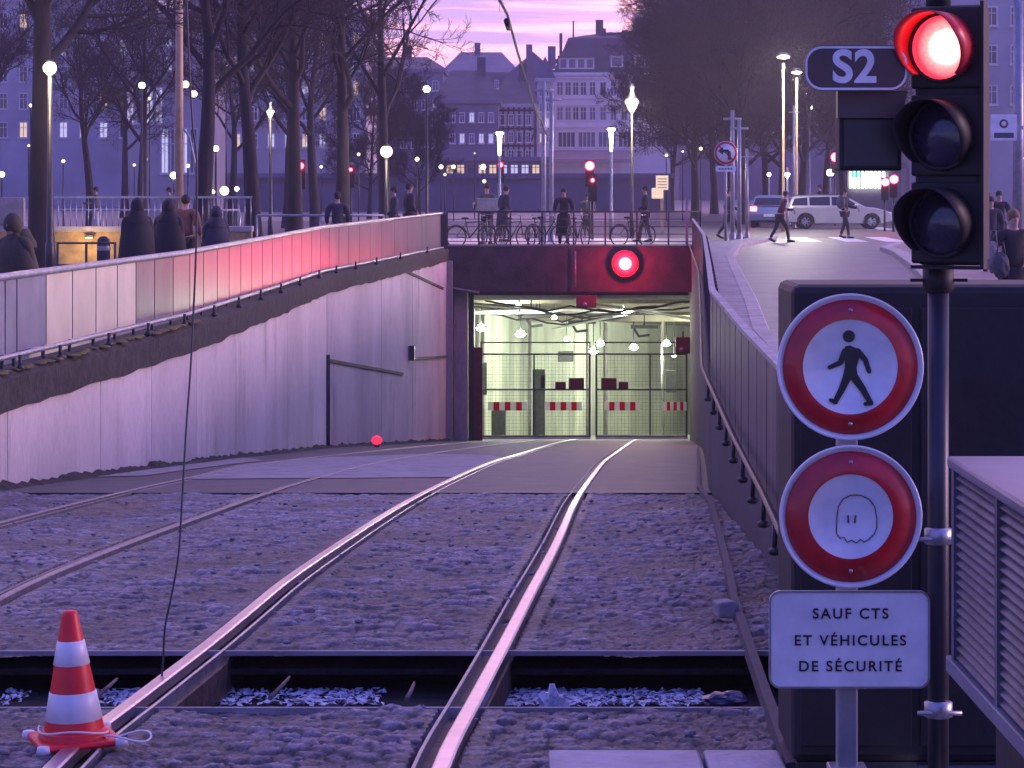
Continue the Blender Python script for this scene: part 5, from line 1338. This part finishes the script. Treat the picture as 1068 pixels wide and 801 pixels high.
# ------------------------------------------------------------------ car
def car(px, Y, yaw, paint, label, L=4.6, tail=None):
    t = empty('parked_car' if not tail else 'moving_car', (PX(px,Y),Y,.0), label, 'car'); t.rotation_euler = (0,0,yaw)
    s = L/4.6
    low = [(-2.28,.32),(-2.3,.62),(-2.22,.92),(-1.95,1.0),(1.0,.98),(1.6,.92),(2.1,.78),(2.28,.6),(2.28,.34)]
    wx = (-1.38, 1.42); ra = .37
    prof = low+[(1.42+ra,.24)]+[(1.42+ra*math.cos(a), .32+ra*math.sin(a)) for a in np.linspace(0,math.pi,10)]+[(1.42-ra,.22),(-1.38+ra,.22)]+[(-1.38+ra*math.cos(a), .32+ra*math.sin(a)) for a in np.linspace(0,math.pi,10)]+[(-1.38-ra,.26)]
    b = MB(); b.prism([(x*s,z) for x,z in prof], -.88, .88); b.build('body', M[paint], t, .05)
    b = MB(); g0 = [(-2.15,.96),(-1.95,1.38),(-1.7,1.46),(.1,1.47),(.35,1.42),(1.15,.96)]
    n = len(g0); vs = []
    for side in (-1,1):
        for x,z in g0: vs.append((x*s, side*(.86-(z-.96)*.42), z))
    b.add(vs, [tuple(range(n)), tuple(range(2*n-1,n-1,-1))]+[(i,i+n,(i+1)%n+n,(i+1)%n) for i in range(n)]); b.build('cabin', M[paint], t, .03)
    for side in (-1,1):
        for nm, w4 in (('side_window',[(-1.98,1.03),(-1.85,1.33),(-1.3,1.38),(-1.3,1.03)]),('side_window',[(-1.22,1.03),(-1.22,1.39),(-.35,1.41),(-.35,1.03)]),('side_window',[(-.27,1.03),(-.27,1.41),(.1,1.4),(.32,1.36),(.85,1.03)])):
            b = MB(); b.add([(x*s, side*(.872-(z-.96)*.42), z) for x,z in w4], [tuple(range(len(w4)))]); b.build(nm, M['car_glass'], t)
        b = MB(); b.box(-.3*s-.09,-.3*s+.09,side*.885-.01,side*.885+.01,.84,.87); b.box(-1.25*s-.09,-1.25*s+.09,side*.885-.01,side*.885+.01,.84,.87); b.build('door_handle', M['alloy'], t)
        b = MB(); b.ell((.75*s,side*.98,1.05),.09,.1,.07); b.build('mirror', M[paint], t)
        b = MB(); b.box(1.95*s,2.27*s,side*.7-.14,side*.7+.14,.62,.74); b.build('headlight', M['sign_white'] if not tail else M['alloy'], t, .03)
        b = MB(); b.box(-2.31*s,-2.1*s,side*.72-.14,side*.72+.14,.75,.95); b.build('tail_light', E_TAIL if tail else M['sign_red'], t, .02)
    def quad(name, pts): b = MB(); b.add(pts, [(0,1,2,3)]); b.build(name, M['car_glass'], t)
    quad('rear_window', [(-2.165*s+.0,-.72,1.03),(-2.165*s,.72,1.03),(-1.99*s,.62,1.34),(-1.99*s,-.62,1.34)])
    quad('windscreen', [(1.13*s,-.74,1.0),(1.13*s,.74,1.0),(.43*s,.62,1.4),(.43*s,-.62,1.4)])
    for wx_ in wx:
        for side in (-1,1):
            rm = Matrix.Rotation(R(90),3,'X'); w = empty('wheel', (wx_*s, side*.78, .32)); w.parent = t
            b = MB(); b.lathe([(.2,-.09),(.29,-.1),(.32,-.06),(.32,.06),(.29,.1),(.2,.09)], 24, (0,0,0), rm); b.build('tyre', M['tyre'], w)
            b = MB(); b.lathe([(.205,-.085),(.2,.0),(.205,.085)], 20, (0,0,0), rm)
            for k in range(7): a = k*2*math.pi/7; b.bar((0,side*.07,0),(.2*math.cos(a),side*.08,.2*math.sin(a)),.04,.04)
            b.ell((0,side*.07,0),.05,.03,.05); b.build('rim', M['alloy'], w)
    b = MB(); b.tube([(-1.7*s,-.6,1.48),(.0,-.6,1.5)], .02, 6); b.tube([(-1.7*s,.6,1.48),(.0,.6,1.5)], .02, 6); b.build('roof_rail', M['dark_metal'], t)
    b = MB(); b.box(-2.33*s,-2.29*s,-.26,.26,.5,.62); b.build('number_plate', M['white_paint'], t)
    return t
c = car(872, 127, 0, 'car_silver', 'silver estate car crossing behind the walkers on the crosswalk', 4.75)
c = car(806, 131, R(80), 'car_blue', 'bluish car seen from behind with lit red tail lights', 3.6, True)

# ------------------------------------------------------------------ people
def skin_mesh(joints, edges, m, name, parent, sub=2):
    names = list(joints); me = bpy.data.meshes.new('tmp'); me.from_pydata([joints[n][0] for n in names], [(names.index(a), names.index(b_)) for a, b_ in edges], [])
    o = bpy.data.objects.new('tmp', me); col.objects.link(o)
    md = o.modifiers.new('s', 'SKIN'); md.use_smooth_shade = True; md.branch_smoothing = .3
    for i, n in enumerate(names):
        r_ = joints[n][1]; r_ = r_ if isinstance(r_, tuple) else (r_, r_); o.data.skin_vertices[0].data[i].radius = r_
    o.data.skin_vertices[0].data[0].use_root = True
    md = o.modifiers.new('u', 'SUBSURF'); md.levels = sub; md.render_levels = sub
    bpy.context.view_layer.update()
    me2 = bpy.data.meshes.new_from_object(o.evaluated_get(bpy.context.evaluated_depsgraph_get()))
    bpy.data.objects.remove(o)
    me2.name = name; me2.materials.clear(); me2.materials.append(m); me2.polygons.foreach_set('use_smooth', [True]*len(me2.polygons))
    r = bpy.data.objects.new(name, me2); col.objects.link(r); r.parent = parent; return r
def join_into(o, b):
    """append the shapes collected in b to the mesh of o"""
    bm = bmesh.new(); bm.from_mesh(o.data)
    tmp = bpy.data.meshes.new('t'); tmp.from_pydata(b.v, [], b.f); tmp.polygons.foreach_set('use_smooth', [True]*len(b.f)); bm.from_mesh(tmp); bm.to_mesh(o.data); bm.free(); bpy.data.meshes.remove(tmp)
def person(px, Y, h, yaw, label, coat='coat_black', legs='trousers_black', hair='hair_dark', stride=.0, arms=.15, lean=0., long=True, hood=False, skirt=.5, z=0., wide=1.12, elbow=.25, group=None, cape=False):
    """figure facing +Y before yaw; stride in metres between the feet; body is one skin"""
    t = empty('person', (PX(px,Y),Y,z), label, 'person', group or 'people on the upper street'); t.rotation_euler = (0,0,yaw); k = h/1.75; 
    ln = lean
    def V(x,y,z_): return Vector((x*k*wide, (y+ln*max(0,z_-.9))*k, z_*k))
    sh = .19; a = arms
    J = {'pelvis': (V(0,0,.95),(.125,.10)), 'waist': (V(0,0,1.12),(.115,.09)), 'chest': (V(0,.0,1.32),(.14,.11)), 'neckb': (V(0,-.01,1.46),(.07,.065)), 'neck': (V(0,.0,1.53),.052),
         'jaw': (V(0,.02,1.585),(.062,.07)), 'head': (V(0,.01,1.665),(.074,.088)), 'crown': (V(0,.0,1.725),(.05,.06))}
    E = [('pelvis','waist'),('waist','chest'),('chest','neckb'),('neckb','neck'),('neck','jaw'),('jaw','head'),('head','crown')]
    legE, armE, LG, AR = [], [], {}, {}
    for s, nm in ((-1,'l'),(1,'r')):
        st = stride*s*.5
        LG['hip'+nm] = (V(.09*s,0,.88),.09); LG['knee'+nm] = (V(.10*s,st*.55+abs(stride)*.12,.49+.01),.06); LG['ank'+nm] = (V(.10*s,st,.09+(.10*abs(stride) if st < 0 else 0)),.042)
        LG['toe'+nm] = (V(.115*s,st+.16,.035),.035)
        legE += [('pelvis','hip'+nm),('hip'+nm,'knee'+nm),('knee'+nm,'ank'+nm),('ank'+nm,'toe'+nm)]
        sw = -s*(stride*.35)
        AR['sho'+nm] = (V(sh*s,0,1.42),.062); AR['elb'+nm] = (V((sh+.02+a*.25)*s,sw*.5-.02,1.14),.045); AR['wri'+nm] = (V((sh+.0+a*.2)*s,sw+elbow*.5,.92+elbow*.35),.03); AR['palm'+nm] = (V((sh+.0+a*.2)*s,sw+elbow*.55+.03,.84+elbow*.35),.034)
        armE += [('neckb','sho'+nm),('sho'+nm,'elb'+nm),('elb'+nm,'wri'+nm),('wri'+nm,'palm'+nm)]
    sc_ = lambda r, f: tuple(x*k*f for x in r) if isinstance(r, tuple) else r*k*f
    J2 = {n: (p, sc_(r,1)) for n,(p,r) in {**J,**LG,**AR}.items()}
    body = skin_mesh(J2, E+legE+armE, M['skin'], 'body', t)
    b = MB(); hp = J['head'][0]; 
    b.ell(hp+V(0,.088,-.015)-V(0,0,0), .012*k,.02*k,.02*k, 8, 5)
    for s in (-1,1): b.ell(hp+Vector((.076*s*k,0,-.005)), .01*k,.02*k,.03*k, 8, 5)
    for s, nm in ((-1,'l'),(1,'r')):
        p = AR['palm'+nm][0]
        for q_ in range(4): b.tube([p+Vector((0,(-.022+.015*q_)*k,-.02*k)), p+Vector((-.006*s*k,(-.024+.016*q_)*k,-.06*k)), p+Vector((-.02*s*k,(-.022+.015*q_)*k,-.085*k+abs(q_-1.5)*.006*k))], [.009*k,.008*k,.006*k], 6)
        b.tube([p+Vector((0,.025*k,.01*k)), p+Vector((-.01*s*k,.05*k,-.02*k)), p+Vector((-.015*s*k,.052*k,-.045*k))], [.011*k,.009*k,.007*k], 6)
    join_into(body, b)
    # face details
    b = MB()
    for s in (-1,1): b.ell(hp+Vector((.03*s*k,.083*k,.012*k)), .009*k,.006*k,.006*k, 8, 5)
    b.box(*[hp.x-.02*k,hp.x+.02*k,hp.y+.078*k,hp.y+.084*k,hp.z-.052*k,hp.z-.046*k]); b.build('face_features', M['hair_dark'], body)
    # coat: a slightly larger skin over torso and arms
    cj = {'pelvis': (J['pelvis'][0], sc_((.17,.145),1)), 'waist': (J['waist'][0], sc_((.15,.125),1)), 'chest': (J['chest'][0], sc_((.172,.14),1)), 'neckb': (J['neckb'][0], sc_((.1,.09),1))}
    for n,(p,r) in AR.items():
        if not n.startswith('palm'): cj[n] = (p, sc_(r, 1.45 if n[0] != 'w' else 1.5))
    skin_mesh(cj, [('pelvis','waist'),('waist','chest'),('chest','neckb')]+[e for e in armE if not e[1].startswith('palm')], M[coat], 'coat', t)
    if long:
        b = MB(); prof = [(.155,1.0),(.175,.92),(.19,.8),(.19+.05*skirt,.95-skirt),(.18+.05*skirt,.95-skirt)]
        b.lathe([(r*k*wide, z_*k) for r,z_ in prof], 20)
        b.v = [(x,y*.82,z_) for x,y,z_ in b.v]; b.build('coat_skirt', M[coat], t)
    if cape:
        b = MB(); b.lathe([(r*k,z_*k) for r,z_ in ((.075,1.56),(.12,1.49),(.2,1.42),(.27,1.3),(.31,1.05),(.335,.75),(.35,.45),(.33,.44))], 24); b.v = [(x*(1+.06*math.sin(9*math.atan2(y,x))*max(0,1.3*k-z_)), (y*.72+ln*max(0,z_-.9*k)), z_) for x,y,z_ in b.v]; b.build('cape', M[coat], t)
    lj = {'pelvis': (J['pelvis'][0]-Vector((0,0,.03)), sc_((.14,.115),1))}
    for n,(p,r) in LG.items():
        if not n.startswith('toe'): lj[n] = (p, sc_(r, 1.22))
    skin_mesh(lj, [e for e in legE if not e[1].startswith('toe')], M[legs], 'trousers', t)
    b = MB()
    for s, nm in ((-1,'l'),(1,'r')):
        p = LG['ank'+nm][0]; q_ = LG['toe'+nm][0]; b.tube([p+Vector((0,-.05*k,-.045*k)), p+Vector((0,0,-.03*k)), q_+Vector((0,-.02,.004*k)), q_+Vector((0,.05*k,0))], [.04*k,.05*k,.043*k,.028*k], 8)
    b.build('shoes', M['coat_black'], t)
    b = MB(); b.ell(hp+Vector((0,-.018*k,.02*k)), .088*k,.098*k,.1*k, 14, 10)
    b.v = [v for v in b.v]
    if hood:
        b = MB(); b.ell(hp+Vector((0,-.03*k,-.01*k)), .125*k,.13*k,.165*k, 14, 10); b.lathe([(.12*k,(1.6)*k),(.17*k,1.52*k),(.235*k,1.42*k),(.24*k,1.36*k)], 14, (0,0,0)); b.v = [(x, y, z_) if z_ > 1.57*k else (x, y*.8, z_) for x,y,z_ in b.v]; b.build('hood', M[coat], t)
    else: b.build('hair', M[hair], t)
    return t
N_, S_, E_, W_ = 0, math.pi, -math.pi/2, math.pi/2
person(21, 35, 1.62, R(150), 'stooping person in olive brown coat at the far left edge', 'olive', lean=.22, wide=1.1, elbow=.3, arms=.0, hood=True, cape=True)
person(143, 50, 1.72, R(20), 'hooded walker in long black coat, left of the pair', hood=True, cape=True, arms=.0, elbow=.1)
person(176, 51.5, 1.70, R(-10), 'hooded walker in long black coat, right of the pair', hood=True, cape=True, arms=.0, elbow=.1)
person(194, 56, 1.78, R(-20), 'person in reddish brown jacket beside the hanging cable', 'coat_brown', long=False)
person(225, 53, 1.56, R(30), 'bulky person in dark coat right of the hanging cable', 'coat_navy', wide=1.2, arms=.0, elbow=.2, hood=True, cape=True)
person(100, 108, 1.85, R(100), 'person in pale trousers behind the left railing', 'coat_grey', 'trousers_pale', stride=.2, long=False, elbow=.8)
person(176, 100, 1.85, R(100), 'dark figure behind the railing left of the mast', 'coat_black')
person(184, 101, 1.8, R(60), 'dark figure right behind the reddish brown jacket', 'coat_navy')
person(352, 72, 1.78, R(10), 'dark person between the fourth and fifth trunks', 'coat_navy', wide=1.1)
person(411, 84, 1.9, R(100), 'slim dark person at the right end tree', 'coat_navy', stride=.3)
person(427, 86, 2.0, R(-70), 'dark person at the end of the left parapet', 'coat_black', wide=1.1, arms=.2)
person(508, 95, 1.95, R(160), 'cyclist with pale crate among the bicycles', 'coat_grey', long=False, elbow=.9)
person(524, 99, 1.9, R(-60), 'dark person beside the crate bicycle', 'coat_navy', lean=.2)
person(588, 90.9, 1.83, R(175), 'person in long dark coat behind the portal railing', 'coat_black', wide=1.15, skirt=.6)
person(613, 106, 1.6, R(170), 'dim person under the central red light', 'coat_grey')
person(673, 98, 1.9, R(90), 'dark person walking near the notice board', 'coat_black', stride=.35, long=False)
person(760, 104, 1.8, R(-90), 'slim dark walker passing under the no left turn sign', 'coat_navy', stride=.75, long=True, skirt=.35)
person(813, 98, 1.72, R(-80), 'leaning dark red walker by the left car', 'coat_red', stride=.6, lean=.3, elbow=.6, long=False, wide=1.1)
person(881, 104.5, 1.78, R(-120), 'walker with backpack on the crosswalk before the silver car', 'coat_black', stride=.4, long=False, wide=1.1, elbow=.5)
person(1057, 37, 1.68, R(190), 'woman in dark coat carrying a bag on the right pavement', 'coat_black', 'jeans', 'hair_fair', stride=.3, long=True, skirt=.3, wide=1.1)
person(1033, 62, 1.72, R(185), 'dark person behind the woman with the bag', 'coat_navy')
person(1042, 75, 1.8, R(180), 'dark person further back at the right edge', 'coat_black')
person(1022+8, 85, 1.75, R(170), 'farthest dark person on the right pavement', 'coat_grey')
person(855, 140, 1.9, R(90), 'distant person behind the silver car roof', 'coat_black')
# things they carry
def bag(px, py, Y, r, m, label, cat='bag'):
    p = PT(px, py, Y); o = blob('shopping_bag', p, r, M[m], label, cat, 7, .1); b = MB(); b.tube([(-r[0]*.5,0,r[2]*.8),(-r[0]*.3,0,r[2]*1.7),(r[0]*.3,0,r[2]*1.7),(r[0]*.5,0,r[2]*.8)], .01, 5); b.build('handle', M[m], o)
bag(1044, 277, 36.8, (.11,.09,.17), 'coat_grey', 'full dark carrier bag hanging from the right woman\'s hand')
bag(1036, 268, 36.9, (.1,.08,.2), 'bag_beige', 'pale bag behind the dark carrier bag at the right edge')
o = blob('backpack', PT(877,211,104.2), (.17,.14,.25), M['coat_grey'], 'grey backpack on the walker crossing before the car', 'backpack', 2, .05)
def crate():
    Y = 94.2; p = PT(508, 214, Y); t = empty('crate', p, 'pale crate on the carrier of a bicycle at the railing', 'crate'); w, h = .33, .19; b = MB(); b.box(-w,w,-.2,.2,-h,h); b.build('box', M['concrete_pale'], t, .01); b = MB(); b.box(-w-.02,w+.02,-.22,.22,h,h+.04); b.build('lid', M['kerb'], t, .005)
crate()
# ------------------------------------------------------------------ bicycles
def bicycle():
    t = empty('bicycle', (0,0,0)); rm = Matrix.Rotation(R(90),3,'X')
    for x in (-.52,.52):
        w = empty('wheel', (x,0,.34)); w.parent = t
        b = MB(); b.tube([(.325*math.cos(a),0,.325*math.sin(a)) for a in np.linspace(0,2*math.pi,25)], .022, 6, cap=False); b.build('tyre', M['tyre'], w)
        b = MB()
        for k in range(12): a = k*math.pi/6; b.tube([(0,.01*(-1)**k,0),(.31*math.cos(a),0,.31*math.sin(a))], .004, 4)
        b.tube([(0,-.05,0),(0,.05,0)], .02, 6); b.build('spokes', M['galv'], w)
    b = MB(); bb, st, hd, rw, fw = (-.08,0,.3),(-.2,0,.78),(.36,0,.82),(-.52,0,.34),(.52,0,.34)
    for a, c, r in ((bb,st,.018),(bb,hd,.02),(st,hd,.018),(bb,rw,.012),(st,rw,.01),(hd,fw,.015),(hd,(.33,0,.98),.015),(st,(-.22,0,.9),.013)): b.tube([a,c], r, 6)
    b.build('frame', M['dark_metal'], t)
    b = MB(); b.tube([(.25,-.27,1.0),(.34,-.2,1.02),(.35,0,.99),(.34,.2,1.02),(.25,.27,1.0)], .013, 6); b.build('handlebar', M['galv'], t)
    b = MB(); b.ell((-.23,0,.92),.13,.07,.035); b.build('saddle', M['coat_black'], t)
    b = MB(); b.lathe([(.09,-.01),(.09,.01)], 12, bb, rm); b.tube([(-.08,-.1,.18),(-.08,-.02,.3),(-.08,.02,.3),(-.08,.1,.42)], .012, 5); b.build('crank', M['galv'], t)
    b = MB(); b.tube([(-.52+.37*math.cos(a),0,.34+.37*math.sin(a)) for a in np.linspace(R(20),R(200),12)], .018, 5); b.build('mudguard', M['dark_metal'], t)
    return t
bp_ = bicycle()
wh = ['leftmost at the parapet end','second, with the pale crate','third, behind the railing middle left','fourth, left of the dark coated person','fifth, right of the dark coated person','sixth, near the centre of the railing','rightmost, by the red glow']
for i, (px, Y, a) in enumerate(((492,90.2,20),(510,94,75),(534,90.6,50),(560,90.3,70),(604,90.2,65),(570,91.5,-40),(660,92,30))):
    o = bp_ if i == 0 else copy_tree(bp_); o.location = (PX(px,Y),Y,.09 if False else 0); o.rotation_euler = (R([2,-3,4,0,-4,3,2][i]),0,R(a))
    tag(o, 'dark parked bicycle above the tunnel mouth, '+wh[i], 'bicycle', 'bicycles parked along the portal railing')
# bicycles stand just behind the railing (on the deck)

# ------------------------------------------------------------------ sky, sun, camera
w = bpy.data.worlds.new('World'); sc.world = w; w.use_nodes = True; nt = w.node_tree; N = nt.nodes; L = nt.links
bg = N['Background']; tc = N.new('ShaderNodeTexCoord')
sky = N.new('ShaderNodeTexSky'); sky.sky_type = 'NISHITA'; sky.sun_disc = False; sky.sun_elevation = R(1.0); sky.sun_rotation = R(-12); sky.dust_density = 2
sep = N.new('ShaderNodeSeparateXYZ'); L.new(tc.outputs['Generated'], sep.inputs[0])
def wramp(src, els, interp_='EASE'):
    r = N.new('ShaderNodeValToRGB'); r.color_ramp.interpolation = interp_
    while len(r.color_ramp.elements) < len(els): r.color_ramp.elements.new(.5)
    for e, (p, c) in zip(r.color_ramp.elements, els): e.position = p; e.color = (*c, 1)
    L.new(src, r.inputs[0]); return r.outputs[0]
base = wramp(sep.outputs['Z'], [(0,(.80,.46,.84)),(.03,(.74,.50,.95)),(.10,(.32,.26,.76)),(.3,(.14,.15,.80)),(1,(.09,.12,.80))])
mp = N.new('ShaderNodeMapping'); mp.inputs['Scale'].default_value = (3.5,3.5,75); mp.inputs['Location'].default_value = (1.3,.2,.5); L.new(tc.outputs['Generated'], mp.inputs[0])
no = N.new('ShaderNodeTexNoise'); no.inputs['Scale'].default_value = 2.2; no.inputs['Detail'].default_value = 7; no.inputs['Roughness'].default_value = .55; no.inputs['Distortion'].default_value = .6
L.new(mp.outputs[0], no.inputs['Vector'])
cf = wramp(no.outputs['Fac'], [(.40,(0,0,0)),(.58,(1,1,1))])
# the afterglow sits left of the building: an azimuth/elevation blob
dot = N.new('ShaderNodeVectorMath'); dot.operation = 'DOT_PRODUCT'; L.new(tc.outputs['Generated'], dot.inputs[0]); dot.inputs[1].default_value = Vector((-.06,1,.03)).normalized()
gl = wramp(dot.outputs['Value'], [(.90,(0,0,0)),(.9995,(1,1,1))])
m1 = N.new('ShaderNodeMix'); m1.data_type = 'RGBA'; L.new(cf, m1.inputs[0]); L.new(base, m1.inputs[6]); 
warm = N.new('ShaderNodeMix'); warm.data_type = 'RGBA'; L.new(gl, warm.inputs[0]); warm.inputs[6].default_value = (.85,.62,1.05,1); warm.inputs[7].default_value = (2.1,.95,1.1,1)
L.new(warm.outputs[2], m1.inputs[7])
mul = N.new('ShaderNodeMix'); mul.data_type = 'RGBA'; mul.blend_type = 'ADD'; mul.inputs[0].default_value = .015
east = wramp(sep.outputs['Y'], [(0,(1,1,1)),(.3,(0,0,0))]) if 0 else None
ey = N.new('ShaderNodeMath'); ey.operation = 'MULTIPLY_ADD'; L.new(sep.outputs['Y'], ey.inputs[0]); ey.inputs[1].default_value = .5; ey.inputs[2].default_value = .5
ef = wramp(ey.outputs[0], [(.30,(1,1,1)),(.72,(0,0,0))])
ebase = wramp(sep.outputs['Z'], [(0,(.38,.36,.68)),(.2,(.17,.20,.80)),(1,(.09,.12,.80))])
me_ = N.new('ShaderNodeMix'); me_.data_type = 'RGBA'; L.new(ef, me_.inputs[0]); L.new(m1.outputs[2], me_.inputs[6]); L.new(ebase, me_.inputs[7]); m1 = me_
L.new(m1.outputs[2], mul.inputs[6]); L.new(sky.outputs[0], mul.inputs[7])
L.new(mul.outputs[2], bg.inputs['Color']); bg.inputs['Strength'].default_value = 1.0
sl = bpy.data.lights.new('sun', 'SUN'); sl.energy = 3.1; sl.angle = R(30); sl.color = (1,.62,.80)
so = bpy.data.objects.new('sun', sl); col.objects.link(so)
so.rotation_euler = (Vector((-1,-.12,-.13))).to_track_quat('-Z','Y').to_euler()

cam = bpy.data.cameras.new('camera'); co_ = bpy.data.objects.new('camera', cam); col.objects.link(co_)
co_.location = (0,0,EYE); co_.rotation_euler = (R(90),0,0)
cam.sensor_width = 36; cam.lens = 36*F/1068; cam.shift_y = -(400.5-HY)/1068; cam.clip_end = 5000; cam.clip_start = .5
sc.camera = co_
sc.view_settings.view_transform = 'Standard'; sc.view_settings.look = 'None'; sc.view_settings.exposure = .5; sc.view_settings.gamma = 1
sc.render.engine = 'CYCLES'

# ------------------------------------------------------------------ evening haze over the square
hz = MB(); hz.box(-910, 910, -45, 3010, -14, 60)
ho = hz.build('haze', None); ho.data.materials.clear()
hm = bpy.data.materials.new('haze'); hm.use_nodes = True; hn = hm.node_tree; hn.nodes.remove(hn.nodes['Principled BSDF'])
pv = hn.nodes.new('ShaderNodeVolumePrincipled'); pv.inputs['Color'].default_value = (.8,.72,.95,1); pv.inputs['Density'].default_value = .00065; pv.inputs['Anisotropy'].default_value = .6
hn.links.new(pv.outputs[0], hn.nodes['Material Output'].inputs['Volume']); ho.data.materials.append(hm); tag(ho, kind='stuff')
